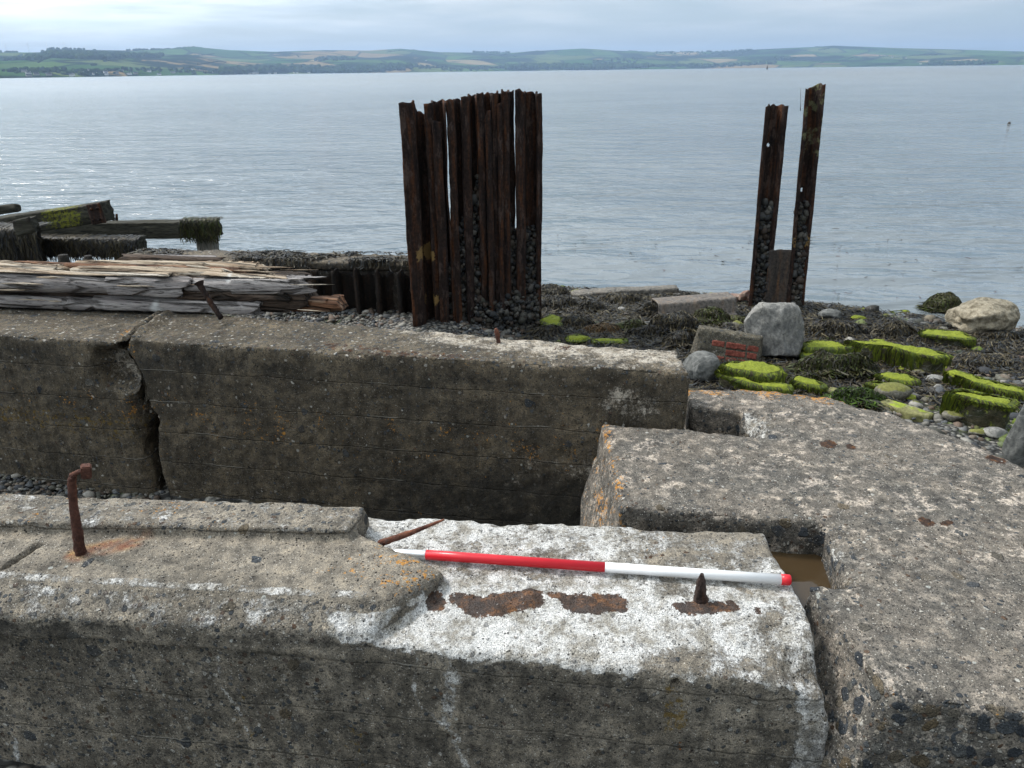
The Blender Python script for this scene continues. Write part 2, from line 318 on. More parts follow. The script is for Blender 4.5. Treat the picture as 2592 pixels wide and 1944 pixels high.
# ------------------------------------------------------------------ pebbles
def ico(sub):
    b = bmesh.new(); bmesh.ops.create_icosphere(b, subdivisions=sub, radius=1.); b.verts.ensure_lookup_table()
    v = np.array([q.co[:] for q in b.verts]); f = np.array([[q.index for q in p.verts] for p in b.faces]); b.free(); return v, f
ICO = {k: ico(k) for k in (1, 2, 3, 4, 5)}
PEB = np.array([(.10, .105, .11), (.16, .16, .155), (.23, .215, .19), (.075, .078, .085), (.19, .155, .12), (.32, .30, .26), (.13, .125, .10), (.14, .10, .075)])
def pebbles(c, r, sub=1, flat=(.45, .8), pal=PEB, dim=1., seed=1, ax=None):
    g = np.random.default_rng(seed); bv, bf = ICO[sub]; n = len(c); k = len(bv)
    sh = 1+.25*np.stack([fbm(bv, 1.3, 2, 50+j) for j in range(12)]); sv = (bv[None]*sh[..., None])[g.integers(0, 12, n)]
    s = np.stack([r*g.uniform(.8, 1.35, n), r*g.uniform(.7, 1.05, n), r*g.uniform(*flat, n)], 1); sv = sv*s[:, None]
    a = g.uniform(0, 6.283, n); ti = g.normal(0, .25, n); ca, sa = np.cos(a), np.sin(a); ct, st = np.cos(ti), np.sin(ti)
    x, y, z = sv[..., 0], sv[..., 1], sv[..., 2]
    x, z = x*ct[:, None]-z*st[:, None], x*st[:, None]+z*ct[:, None]
    x, y = x*ca[:, None]-y*sa[:, None], x*sa[:, None]+y*ca[:, None]
    if ax is not None: y, z = -z*ax+y*(1-ax), y*ax+z*(1-ax)
    vv = np.stack([x, y, z], -1)+np.asarray(c)[:, None]; ff = bf[None]+(np.arange(n)*k)[:, None, None]
    me = mesh_np(vv.reshape(-1, 3), ff.reshape(-1, 3))
    col = pal[g.integers(0, len(pal), n)]*g.uniform(.6, 1.35, (n, 1))*dim
    attr(me, 'col', np.concatenate([np.repeat(col, k, 0), np.ones((n*k, 1))], 1)); return me
def scatter(n, x0, x1, y0, y1, g): return np.stack([g.uniform(x0, x1, n), g.uniform(y0, y1, n)], 1)
g = np.random.default_rng(3)
p1 = np.concatenate([scatter(12500, .2, 9.5, 5.2, 12.4, g), scatter(2500, 1.9, 7., 2.6, 5.3, g)]); p2 = scatter(9000, -3.4, 1.0, 6.0, 10.3, g); p3 = scatter(4500, -3.4, -1.7, 2.2, 3.6, g)
p = np.concatenate([p1, p2, p3]); r = np.concatenate([g.gamma(2.2, .0105, 15000)+.013, g.gamma(2.2, .0065, 9000)+.010, g.gamma(3, .0026, 4500)+.005]); r = np.minimum(r, .11)
zz = zbeach(p[:, 0], p[:, 1]); k = zz > -2.03
c = np.column_stack([p, zz+r*.15])[k]
sh_me = pebbles(c, r[k], 1, (.3, .75), dim=.72, seed=5)
cc = np.empty(len(sh_me.vertices)*4, np.float32); sh_me.attributes['col'].data.foreach_get('color', cc); cc = cc.reshape(-1, 4)
gm = sm(.05, .45, fbm(c*[1, 1, 0], .9, 3, 77))*(c[:, 0] > .3); gm = np.repeat(gm*(np.random.default_rng(2).random(len(c)) < .6), len(ICO[1][0]))[:, None]
cc[:, :3] = cc[:, :3]*(1-gm)+gm*np.array([.10, .135, .015]); sh_me.attributes['col'].data.foreach_set('color', cc.ravel())
tag(link('shingle', sh_me, M['pebble']), 'grey and brown shingle spread over the beach', 'shingle', kind='stuff')
# ------------------------------------------------------------------ concrete walls
def att_pack(me, n, **k):
    for nm, keys in (('m1', ('white', 'rust', 'lichen', 'agg')), ('m2', ('dark', 'green', 'olive', 'fresh'))):
        attr(me, nm, np.stack([np.broadcast_to(k.get(q, 0.), (n,)) for q in keys], 1))
def blob(v, c, r, sq=(1, 1, 1)):
    d = np.linalg.norm((v-np.asarray(c))*np.asarray(sq), axis=1); return sm(r, r*.35, d)
def seg(v, a, b, r):
    a = np.asarray(a); b = np.asarray(b); ab = b-a; tt = np.clip(((v-a)@ab)/(ab@ab), 0, 1); return sm(r, r*.4, np.linalg.norm(v-a-tt[:, None]*ab, axis=1))
def finish(bm, vox, it=3, amp=.006, edge=.02, seed=1):
    me = remesh(bm, vox); v0 = verts_of(me); v = smooth_np(me, v0, it); set_verts(me, v)
    big = smooth_np(me, v, 14); e = np.clip(np.linalg.norm(big-v, axis=1)/(vox*.8), 0, 1)
    n = norms_of(me); er = e*np.clip(.35+fbm(v, 9, 4, seed+3)*.9, 0, 1.4)*edge
    d = fbm(v, 14, 4, seed)*amp + fbm(v, 45, 3, seed+1)*amp*.5 - er
    w, wid = worley(v, 38, seed+7); d += np.where(wid > .5, .5-w, 0)*amp*1.1*np.clip(.3+e*1.2, 0, 1)
    v = v+n*d[:, None]; set_verts(me, v); return me, v, norms_of(me), e
def line_y(x, a, b): return a[1]+(x-a[0])*(b[1]-a[1])/(b[0]-a[0])
# --- near wall
zt, zf, zc, zr = .0, -.04, .05, .085
wb0, wb1 = D(790, 1110, zt), D(1660, 1150, zt)                       # back arris
wf0, wf1 = D(810, 1395, zf), D(1500, 1460, zf)                       # front arris
XL, XR = -2.3, .755
yb = lambda x: line_y(x, wb0, wb1); yf = lambda x: line_y(x, wf0, wf1)
bm = bmesh.new(); pts = []
for x in (XL, XR):
    o = -.0 if x < 0 else .0
    pts += [(x, yb(x), zt), (x, yf(x)+.20, zt-.005), (x, yf(x)+.012, zf), (x, yf(x), zf-.03), (x, yf(x)-.01, -1.2), (x, yb(x)+.02, -1.2)]
hull(bm, pts)
cl, cr = D(0, 1240, zc), D(782, 1284, zc); bl, br = D(0, 1340, zf+.005), D(800, 1390, zf+.005)
cy = lambda x: line_y(x, cl, cr); by = lambda x: line_y(x, bl, br)
e1, e2, e3, e4 = D(775, 1150, zc), D(900, 1200, zc), D(955, 1228, zc), D(880, 1300, zc*.3)
c1, c2, k1, k2, k3 = D(863, 1297, .028), D(795, 1362, -.012), D(915, 1325, -.03), D(800, 1391, -.04), D(972, 1262, -.02)
hull(bm, [(XL, yb(XL)-.05, zc), (XL, cy(XL), zc), (XL, by(XL)-.006, zf+.022), (XL, by(XL)-.006, zf-.05), (XL, yb(XL)-.05, zf), e1, e2, e3-[0, 0, .005], cr, c1, (c2[0], c2[1]-.008, c2[2]), (k2[0], k2[1]-.008, k2[2]-.05), k1, k2, k3, (e1[0], e1[1], -.03)])
rb0, rb1, rf0, rf1 = D(0, 1065, zr), D(792, 1090, zr), D(0, 1125, zr), D(752, 1143, zr)
rby = lambda x: line_y(x, rb0, rb1); rfy = lambda x: line_y(x, rf0, rf1)
hull(bm, [(XL, rby(XL), zr), (XL, rfy(XL), zr), (XL, rfy(XL)-.012, zc-.02), (XL, rby(XL)+.01, -.05), (rb1[0], rb1[1], zr), (rf1[0], rf1[1], zr), (rf1[0]+.01, rf1[1]-.012, zc-.05), (rb1[0]+.01, rb1[1]+.01, -.05)])
me, v, n, e = finish(bm, .0075, 1, .0035, .010, 11)
x, y, z = v.T; nz = n[:, 2]; front = sm(.5, .2, nz)
# knock off the front right arris and the end corner
f_ = y-yf(x); kn = sm(.16, .02, np.hypot(f_, z-zf))*sm(.18, .62, x)*np.clip(.5+fbm(v, 5, 4, 91)*.9, 0, 1.3)
v[:, 2] -= kn*.05; v[:, 1] += kn*.035
ce = sm(.16, .0, np.hypot(x-XR, f_*.8))*sm(-.35, -.03, z); v[:, 0] -= ce*.05*np.clip(.6+fbm(v, 6, 3, 92), 0, 1.4)
wav = sm(.12, .0, yb(x)-y)*sm(-.1, -.02, z)*sm(-.5, -.42, x); v[:, 2] -= wav*np.clip(fbm(v, 7, 4, 93), -.1, 1)*.02
# crack across the cap at the left
ck = seg(v, D(10, 1225, zc), D(80, 1180, zc), .013); v[:, 2] -= ck*.10
set_verts(me, v); n = norms_of(me); nz = n[:, 2]; x, y, z = v.T
capz = sm(.012, .022, z)*sm(-.15, -.24, x); rimz = sm(zc+.012, zc+.025, z)
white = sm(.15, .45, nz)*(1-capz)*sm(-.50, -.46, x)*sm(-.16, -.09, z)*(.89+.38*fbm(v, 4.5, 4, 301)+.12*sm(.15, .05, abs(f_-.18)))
white -= .17*sm(.0, .66, x)*sm(1.70, 1.9, y)+.22*sm(.1, .5, x)*sm(.12, .03, f_) + .35*sm(.0, -.08, f_)*0
white = np.maximum(white, .95*sm(.64, .70, x)*(nz < .5)*sm(-.6, -.3, z)+.25*sm(.35, .7, x)*front*sm(-.30, -.08, z))
white = np.maximum(white, .42*front*sm(-.25, -.05, z)*sm(-.28, -.2, x)*sm(.1, -.1, x))
edgew = .66*seg(v, cr, cl, .022); white = np.maximum(white, edgew*capz)
ch = sm(zc-.005, zc-.02, z)*sm(-.05, -.02, z)*sm(-.28, -.36, x)*(nz > .2)            # rough sloping front of the cap
white = np.maximum(white, .52*ch + .48*rimz)
def FP(px, py):
    Y = 1.5
    for _ in range(4): p = DV(px, py, Y); Y = yf(p[0])
    return p
vein = 0
for pl, rr in ((((903, 1420), (893, 1490), (905, 1520)), .011), (((470, 1420), (478, 1480), (520, 1540), (545, 1610), (560, 1659)), .010), (((35, 1590), (40, 1655)), .016), (((955, 1400), (975, 1470), (965, 1560)), .030), (((905, 1520), (1000, 1600)), .010), (((980, 1600), (1010, 1655)), .016), (((1500, 1470), (1540, 1440)), .02), (((820, 1380), (900, 1330)), .012)):
    for a, b in zip(pl[:-1], pl[1:]): vein = np.maximum(vein, seg(v, FP(*a), FP(*b), rr))
white = np.maximum(white, front*vein*.66)
brown = 0
for a, b, rr in (((520, 1500), (540, 1640), .06), ((1440, 1480), (1460, 1560), .05), ((250, 1560), (260, 1640), .03), ((760, 1560), (770, 1650), .05)): brown = np.maximum(brown, seg(v, FP(*a), FP(*b), rr))
hole_ = blob(v, FP(1460, 1480), .014); v[:, 1] += front*hole_*.05; set_verts(me, v)
rs = 0
for a, b, rr in (((995, 1300), (1040, 1318), .035), ((1068, 1312), (1145, 1302), .045), ((1195, 1294), (1222, 1299), .022), ((1240, 1310), (1330, 1312), .04), ((1470, 1322), (1580, 1322), .03),
                 ((1430, 1310), (1442, 1330), .016), ((1636, 1330), (1640, 1332), .02), ((1695, 1322), (1705, 1330), .018), ((930, 1290), (945, 1310), .03), ((1385, 1212), (1440, 1210), .02), ((1300, 1204), (1340, 1206), .014)):
    rs = np.maximum(rs, seg(v, D(*a, -.02), D(*b, -.02), rr*1.32)*.84)
bolt_p = D(175, 1195, zc); fresh = seg(v, bolt_p, D(300, 1165, zc), .05)*.55+blob(v, bolt_p, .05)*.6
lich = capz*(blob(v, D(850, 1215, zc), .24)*.55) + rimz*.30 + .08*capz + .28*seg(v, D(900, 1180, 0), D(1650, 1160, 0), .12)
endf = sm(.03, .0, np.abs((x-k2[0])*(k3[1]-k2[1])-(y-k2[1])*(k3[0]-k2[0]))/.4-.02)*sm(-.42, -.36, x)*sm(-.15, -.2, x)*(nz < .8)*(z < .045)*(z > -.05); white = np.maximum(white, .50*endf)
agg = .05-.6*capz*(1-ch)*(1-rimz)+.60*ch+.40*rimz+.35*e*(nz < .7)+.48*front*sm(-.05, -.14, z)*sm(-.2, -.8, x)
dark = -.9*front*vein-.5*ch+front*(.55+.16*fbm(v, 2.2, 4, 5)+.25*sm(-.08, -.03, z)*sm(-.35, -.4, x)) - .3*capz  # front face darkened: algae stain plus shade put into the colour
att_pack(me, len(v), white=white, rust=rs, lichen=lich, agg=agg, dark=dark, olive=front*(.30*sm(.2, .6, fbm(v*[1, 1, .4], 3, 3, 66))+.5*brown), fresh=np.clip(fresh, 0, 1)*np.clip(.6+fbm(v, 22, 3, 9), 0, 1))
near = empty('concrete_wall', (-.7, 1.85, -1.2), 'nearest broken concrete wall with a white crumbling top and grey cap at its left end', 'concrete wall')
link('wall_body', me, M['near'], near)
def tube(pts, rad, seg_=10, jit=.0, seed=0):
    pts = np.asarray(pts, float); m = len(pts); g = np.random.default_rng(seed); vv = []
    for i in range(m):
        d = pts[min(i+1, m-1)]-pts[max(i-1, 0)]; d = d/np.linalg.norm(d); a = np.cross(d, [.3, .2, 1] if abs(d[2]) < .9 else [1, .2, 0]); a /= np.linalg.norm(a); b = np.cross(d, a)
        for q in range(seg_):
            rr = rad[i]*(1+g.normal(0, jit)); vv.append(pts[i]+rr*(math.cos(6.2832*q/seg_)*a+math.sin(6.2832*q/seg_)*b))
    ff = [(i*seg_+q, i*seg_+(q+1) % seg_, (i+1)*seg_+(q+1) % seg_, (i+1)*seg_+q) for i in range(m-1) for q in range(seg_)]
    me = bpy.data.meshes.new('t'); me.from_pydata([tuple(w) for w in vv], [], ff+[tuple(range(seg_))[::-1], tuple(range((m-1)*seg_, m*seg_))]); me.update(); return me
def polyline(pts, k):
    pts = np.asarray(pts, float); s = np.linspace(0, len(pts)-1, k); q = np.arange(len(pts)); return np.stack([np.interp(s, q, pts[:, j]) for j in range(3)], 1)
def zatt(me): attr(me, 'm1', np.zeros((len(me.vertices), 4))); return me
# bent anchor bolt with its nut
b0 = bolt_p-np.array([0, 0, .03]); Yb = bolt_p[1]
bp = [b0, DV(172, 1185, Yb), DV(166, 1140, Yb+.005), DV(158, 1090, Yb+.012), DV(155, 1040, Yb+.012), DV(157, 1028, Yb+.012), DV(167, 1020, Yb+.01), DV(182, 1017, Yb+.005)]
me = tube(polyline(bp, 44), np.interp(np.linspace(0, 1, 44), [0, .12, .3, .5, .72, .8, 1], [.018, .015, .0125, .0115, .010, .0065, .0065]), 12, .07, 3)
bolt = link('anchor_bolt', zatt(me), M['rust_bolt'], near); tag(bolt, 'tall rusty bolt bent over at its top, with a square nut')
b = bmesh.new(); bmesh.ops.create_cube(b, size=1.); bmesh.ops.scale(b, vec=(.026, .030, .036), verts=b.verts[:]); bmesh.ops.bevel(b, geom=b.edges[:], offset=.003, segments=2, affect='EDGES')
bmesh.ops.rotate(b, cent=(0, 0, 0), matrix=Matrix.Rotation(.5, 3, 'Z') @ Matrix.Rotation(.15, 3, 'Y'), verts=b.verts[:]); bmesh.ops.translate(b, vec=[float(q) for q in DV(186, 1018, Yb+.005)], verts=b.verts[:])
me = bpy.data.meshes.new('t'); b.to_mesh(me); b.free(); nut = link('nut', zatt(me), M['rust_bolt'], bolt, False); nut.matrix_parent_inverse = bolt.matrix_world.inverted() if False else Matrix.Identity(4); nut.parent = bolt
# long bent nail
a0, a1 = D(818, 1184, .02), D(960, 1122, .085)
nl = [a0-[0, 0, .03], a0+[.004, .01, .01], a0+(a1-a0)*.12+[0, .0, .012], a0+(a1-a0)*.5+[0, 0, .004], a1]
tag(link('bent_nail', zatt(tube(polyline(nl, 36), np.interp(np.linspace(0, 1, 36), [0, .3, .7, 1], [.010, .0105, .009, .003]), 10, .06, 5)), M['rust_bolt'], near), 'rusty bent nail lying over the white top')
# rust stub
s0 = D(1512, 1312, -.03); sp = [s0, s0+[0, .0, .02], s0+[-.003, 0, .05], s0+[-.002, .004, .105]]
tag(link('rusted_stub', zatt(tube(polyline(sp, 24), np.interp(np.linspace(0, 1, 24), [0, .12, .3, .5, .85, 1], [.058, .036, .026, .017, .012, .004]), 12, .06, 8)), M['rust'], near), 'dark corroded spike stub')
# --- ranging rod
A0, A1 = D(815, 1191, .018), D(1708, 1253, .018); ax = (A1-A0)/np.linalg.norm(A1-A0); L = np.linalg.norm(A1-A0)
rod = empty('ranging_rod', A0, 'red and white ranging rod with a metal point lying on the white wall top', 'ranging rod')
def lathe(prof, mat, name, parent, k=28):
    me = tube([A0+ax*s for s, _ in prof], [q for _, q in prof], k); o = link(name, me, mat, parent)
    return o
R_ = .0142; s1 = np.linalg.norm(D(921, 1197, .018)-A0); s2 = np.linalg.norm(D(1307, 1223, .018)-A0); s3 = np.linalg.norm(D(1687, 1252, .018)-A0)
lathe([(0, .0015), (.012, .004), (.05, .0095), (.062, .0112), (.064, .0122), (s1-.003, R_-.001), (s1, R_-.001)], M['zinc'], 'metal_point', rod)
lathe([(s1, R_-.001), (s1+.0005, R_), (s1+.25*(s2-s1), R_), (s2-.0005, R_), (s2-.0002, R_-.002)], M['red'], 'red_section', rod)
lathe([(s2, R_-.002), (s2+.0005, R_-.0002), ((s2+s3)/2, R_-.0002), (s3, R_-.0002), (s3+.0002, R_-.003)], M['whitep'], 'white_section', rod)
lathe([(s3, R_-.002), (s3+.0008, R_+.0006), (L-.003, R_+.0006), (L, R_-.002), (L+.0005, .004)], M['red'], 'end_cap', rod)
# --- cracked far wall, two sections
zt2 = .20; zb2 = -1.75
fr0, fr1, fr2 = D(285, 735, zt2), D(939, 770, zt2), D(1487, 805, zt2)
bk = [D(619, 687, zt2), D(904, 712, zt2), D(1260, 742, zt2), D(1459, 759, zt2)]
def fy(x): return np.interp(x, [fr0[0], fr1[0], fr2[0]], [fr0[1], fr1[1], fr2[1]])
def fyl(x): return np.interp(x, [-3.6, -2.36, -1.72], [3.66, 3.41, 3.285])
def bky(x): return np.interp(x, [-3.6, bk[0][0], bk[1][0], bk[2][0], bk[3][0]], [4.28, bk[0][1], bk[1][1], bk[2][1], bk[3][1]])
crk = [(278, 697), (272, 725), (268, 760), (285, 790), (300, 815), (312, 845), (327, 880), (342, 905), (340, 935), (330, 975), (337, 1010), (350, 1045), (368, 1080), (376, 1120), (380, 1500)]
cp = [DV(a, b, 3.27) for a, b in crk]
bm = bmesh.new()                       # right section: jagged left end
ring = [(cp[0][0]+.03, zt2)]+[(q[0], q[2]) for q in cp[1:-1]]+[(cp[-2][0]+.03, zb2), (XR*0+.70, zb2), (.70, zt2)]
def skew(ring, fn, bn): return [(x_, fn(x_), z_) for x_, z_ in ring], [(x_, bn(x_), z_) for x_, z_ in ring]
tp, bt = skew(ring, fy, bky); prism(bm, tp, bt)
me, v, n, e = finish(bm, .0105, 1, .005, .022, 31)
def mid_masks(me, v, n, e, left):
    x, y, z = v.T; nz = n[:, 2]; front = sm(.55, .25, nz); top = 1-front
    dback = bky(x)-y; yfx = fyl(x) if left else fy(x)
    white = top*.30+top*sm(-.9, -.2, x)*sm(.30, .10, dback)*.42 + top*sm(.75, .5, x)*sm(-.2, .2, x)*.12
    white = np.maximum(white, top*sm(.035, .012, dback)*(fbm(v*[1, 0, 0], 5, 2, 44) > -.25)*sm(-.5, -.42, x)*sm(.4, .3, x)*1.4)
    wp = blob(v, DV(1360, 885, 2.8), .22, (1, 1, 1.5))*.62; white = np.maximum(white, front*wp)
    white = np.maximum(white, front*.50*sm(-.0, -.25, z)*sm(-1.4, .0, x)*sm(-.2, .3, fbm(v, 4, 3, 19)))
    dark = front*(.33+.26*fbm(v, 2.6, 4, 15)+.42*sm(-.18, -.45, z)*sm(-1.0, -.4, x)+.25*sm(.17, .10, z)*sm(.03, .10, z)) - wp*.4  # wall front: wet algae tone with some shade painted into it
    ol = front*(.30*np.exp(-((z+.20)/.10)**2)*sm(.6, -.6, x)+.26*np.exp(-((z+.28)/.14)**2)*sm(-1.4, -1.9, x)) + .12*front
    agg = top*.75+e*.4+front*.0; rs = top*seg(v, D(700, 745, zt2), D(1000, 775, zt2), .07)*.40*(y*0+1)
    rs = np.maximum(rs, top*blob(v, D(1215, 752, zt2), .07)*.5)
    lich = front*(.20+.22*np.exp(-((z+.16)/.12)**2))+.16*top+.45*seg(v, D(275, 705, .2), DV(275, 770, 3.27), .06)
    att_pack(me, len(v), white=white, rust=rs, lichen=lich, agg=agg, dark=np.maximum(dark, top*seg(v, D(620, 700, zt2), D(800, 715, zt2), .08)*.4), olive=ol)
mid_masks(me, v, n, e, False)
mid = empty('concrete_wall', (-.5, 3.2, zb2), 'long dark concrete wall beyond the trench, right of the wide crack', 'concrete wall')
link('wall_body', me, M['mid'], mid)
q0 = D(1077, 745, .19); me = tube(polyline([q0, q0+[-.003, 0, .03], q0+[-.006, 0, .06], q0+[-.012, 0, .075]], 14), np.interp(np.linspace(0, 1, 14), [0, .6, 1], [.009, .011, .006]), 9, .12, 4)
tag(link('rusty_spike', zatt(me), M['rust_bolt'], mid), 'short rusty spike standing on the top')
bm = bmesh.new()                       # left section, spalled beside the crack
off = [(-.035, 0), (-.075, 0), (-.085, 0), (-.12, 0), (-.16, 0), (-.13, 0), (-.055, 0), (-.04, 0), (-.03, 0), (-.035, 0), (-.045, 0), (-.05, 0), (-.05, 0), (-.06, 0)]
ring = [(cp[0][0]-.02, zt2-.01)]+[(q[0]-.034-.016*(i % 2)-.012*(i % 3), q[2]+.01*(i % 2)) for i, q in enumerate(cp[1:-1])]+[(cp[-2][0]-.04, zb2), (-3.5, zb2), (-3.5, zt2-.01)]
tp, bt = skew(ring, fyl, bky); prism(bm, tp, bt)
me, v, n, e = finish(bm, .0105, 1, .005, .022, 35)
x, y, z = v.T
sp_ = sm(-1.93, -1.84, x+.02*fbm(v, 8, 3, 3))*sm(-.06, -.02, z+.02*fbm(v, 9, 2, 6))*sm(.175, .11, z); sp_ = np.maximum(sp_, sm(-1.80, -1.68, x)*sm(-.03, -.12, z)*sm(-.75, -.4, z))
d_ = np.clip(.16-(y-fyl(x)), 0, 1)/.16
v[:, 1] += sp_*d_*(.10+.03*fbm(v, 14, 4, 71)); set_verts(me, v); n = norms_of(me)
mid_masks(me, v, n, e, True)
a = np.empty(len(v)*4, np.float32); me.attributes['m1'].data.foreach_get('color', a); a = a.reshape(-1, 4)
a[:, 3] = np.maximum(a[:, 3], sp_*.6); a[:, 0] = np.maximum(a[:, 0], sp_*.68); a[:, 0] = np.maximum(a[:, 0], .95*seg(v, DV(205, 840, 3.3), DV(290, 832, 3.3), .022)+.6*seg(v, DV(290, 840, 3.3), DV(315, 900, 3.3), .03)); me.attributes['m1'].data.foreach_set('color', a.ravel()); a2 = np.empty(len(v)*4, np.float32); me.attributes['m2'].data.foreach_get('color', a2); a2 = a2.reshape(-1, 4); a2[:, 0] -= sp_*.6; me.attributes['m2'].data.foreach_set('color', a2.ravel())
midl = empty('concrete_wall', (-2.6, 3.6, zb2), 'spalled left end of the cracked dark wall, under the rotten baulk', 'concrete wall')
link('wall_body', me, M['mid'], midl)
# --- round-ended slab
bm = bmesh.new(); zbot = -1.9
arc = [D(*q, 0) for q in ((1490, 838), (1640, 842), (1780, 856), (1950, 897), (2080, 946), (2212, 1005))]+[np.array(q) for q in ((1.98, 1.95, 0), (2.05, 1.5, 0), (1.98, 1.1, 0))]
full = [(.36, 2.80), (.335, 2.13), (.80, 2.05), (.80, 1.70), (.82, 1.33), (1.1, 1.275), (1.9, 1.12)]+[(q[0], q[1]) for q in arc[::-1]][1:]+[(.72, 3.17), (.705, 2.74)]
def pr(poly, zt_, zb_, bat=.0):
    cx = sum(q[0] for q in poly)/len(poly); cy_ = sum(q[1] for q in poly)/len(poly)
    prism(bm, [(q[0], q[1], zt_) for q in poly], [(cx+(q[0]-cx)*(1+bat), cy_+(q[1]-cy_)*(1+bat), zb_) for q in poly])
low = [(.36, 2.80), (.335, 2.13), (.955, 2.03), (.91, 1.72), (.80, 1.72), (.83, 1.33), (1.1, 1.275), (1.9, 1.12)]+full[7:]
pr([(.345, 2.80), (.325, 2.135), (.775, 2.05), (.775, 1.70), (.80, 1.715), (.83, 1.33), (1.1, 1.275), (1.9, 1.12)]+full[7:], -.16, zbot)
tab = [(.352, 2.795), (.338, 2.15), (.955, 2.035), (1.3, 2.2), (.955, 2.655)]; pr(tab, 0, -.3)
pr([(.955, 2.655), (.93, 2.89), (.74, 2.93), (.76, 3.16)]+[(q[0], q[1]) for q in arc[1:-1]]+[(1.9, 1.12), (1.1, 1.275), (.835, 1.335), (.795, 1.735), (.905, 1.725), (.955, 2.035)], 0, -.3)
me, v, n, e = finish(bm, .0095, 2, .0045, .020, 51)
x, y, z = v.T
ba = sm(.98, .80, x)*sm(1.9, 1.6, y)*sm(-.01, -.35, z); v[:, 0] -= ba*.10                # battered left face
ba = sm(.46, .34, x)*sm(2.05, 2.15, y)*sm(-.01, -.4, z); v[:, 0] -= ba*.07
nt = np.maximum(sm(.12, .0, np.hypot(x-.93, (y-1.9)*.55)), 1.8*sm(.13, .0, np.hypot(x-.95, (y-2.77)*.7)))*sm(-.14, -.01, z); v[:, 2] -= nt*.025*np.clip(.5+fbm(v, 18, 3, 8), 0, 1.5)
set_verts(me, v); n = norms_of(me); nz = n[:, 2]; up = sm(.4, .8, nz); side = 1-up
agg = .03+.5*e+.42*side*sm(1.55, 1.3, y)+.25*side+.3*nt
white = up*(.22+.25*e)+.28*side*sm(.95, .78, x)*sm(1.75, 1.6, y)+.35*nt+.3*side*sm(.5, .34, x)
lich = .36*sm(.43, .33, x)*sm(2.0, 2.15, y)+.30*e+.10+.16*up*sm(.75, .35, x)*sm(2.0, 2.5, y)*1.+.5*seg(v, (.76, 3.14, 0), (1.5, 2.95, 0), .10)
rs = 0
for px, py, rr in ((2000, 1128, .035), (2040, 1132, .02), (2150, 992, .05), (2020, 905, .0), (1790, 960, .05), (1840, 965, .03), (2050, 1130, .02)):
    rs = np.maximum(rs, blob(v, D(px, py, 0), max(rr, .01))*.75)
rs = np.maximum(rs, .6*seg(v, (.78, 1.42, -.2), (.79, 1.46, -.35), .02))
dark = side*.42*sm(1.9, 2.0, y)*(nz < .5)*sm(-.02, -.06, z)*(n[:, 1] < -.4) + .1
att_pack(me, len(v), white=white, rust=rs, lichen=lich, agg=agg, dark=dark, olive=.2, green=np.clip(side*sm(1.62, 1.35, y)*.9+side*sm(.85, .9, x)*sm(-.02, -.05, z)*.4+.35*nt+.25*e, 0, 1))
slab = tag(link('concrete_slab', me, M['slab']), 'broad round-ended concrete slab at the right with square notches for the walls', 'concrete slab')
# puddle in the notch
t = T('puddle_water'); t.fin((.055, .036, .018), .02, t.bump(t.noise(9., 3.), .04, .01), .5)
pv = [(.77, 1.68, -.118), (.93, 1.68, -.118), (.98, 2.06, -.118), (.77, 2.10, -.118)]
me = mesh_np(pv, [[0, 1, 2, 3]]); tag(link('puddle', me, t.m, None, False), kind='structure')
# ------------------------------------------------------------------ sheet piling
def strip(plan, zb, ztop, step=.022, zstep=.03, amp=.008, seed=0, rag=.02, holes=(), thick=.014, lean=(0, 0), bend=0.):
    plan = np.asarray(plan, float); sl_ = np.r_[0, np.cumsum(np.linalg.norm(np.diff(plan, axis=0), axis=1))]; m = max(3, int(sl_[-1]/step))
    s = np.linspace(0, sl_[-1], m); X = np.interp(s, sl_, plan[:, 0]); Y = np.interp(s, sl_, plan[:, 1])
    zt_ = np.interp(s/sl_[-1], *np.array(ztop, float).T) if not np.isscalar(ztop) else np.full(m, ztop)
    jg = fbm(np.stack([s*1., s*0, s*0+seed], 1), 22, 3, seed)*rag; zt_ = zt_+jg
    k = int((zt_.max()-zb)/zstep); u = np.linspace(0, 1, k)[:, None]
    Z = zb+u*(zt_-zb)[None]; xx = X[None]+0*Z+lean[0]*(Z-zb); yy = Y[None]+0*Z+lean[1]*(Z-zb)
    v = np.stack([xx, yy, Z], -1).reshape(-1, 3)
    q = v*[1, 1, .25]; v[:, 1] += fbm(q, 9, 4, seed)*amp*1.6; v[:, 0] += fbm(q, 7, 4, seed+5)*amp
    v[:, 1] += fbm(v, 40, 2, seed+9)*amp*.5
    ii = np.arange(k*m).reshape(k, m); f = np.stack([ii[:-1, :-1], ii[:-1, 1:], ii[1:, 1:], ii[1:, :-1]], -1).reshape(-1, 4)
    if len(holes):
        c = v[f].mean(1); keep = np.ones(len(f), bool)
        for hx, hz, hr in holes: keep &= np.hypot(c[:, 0]-hx, (c[:, 2]-hz)*.8) > hr
        f = f[keep]
    me = mesh_np(v, f); return me, v
def plate(name, parent, mat, thick=.014, **k):
    me, v = strip(**k); att = np.zeros((len(v), 4)); attr(me, 'm1', att); o = link(name, me, mat, parent)
    so_ = o.modifiers.new('solid', 'SOLIDIFY'); so_.thickness = thick; so_.offset = 0; return o, me, v
CL = lambda px, Yd: V(1000+px*.1899, 560, Yd)[0]           # enlarged-view column -> x at depth
cyd = lambda px: 8.95+ (px-135)/1815*.85                    # the row recedes to the right
def ztop_at(px, pz): return V(1000+px*.1899, 200+pz*.1899, cyd(px))[2]
clu = empty('sheet_pile_row', (-.4, 9.4, -1.8), 'tall ragged row of rusty steel sheet piles standing on the beach', 'sheet piles')
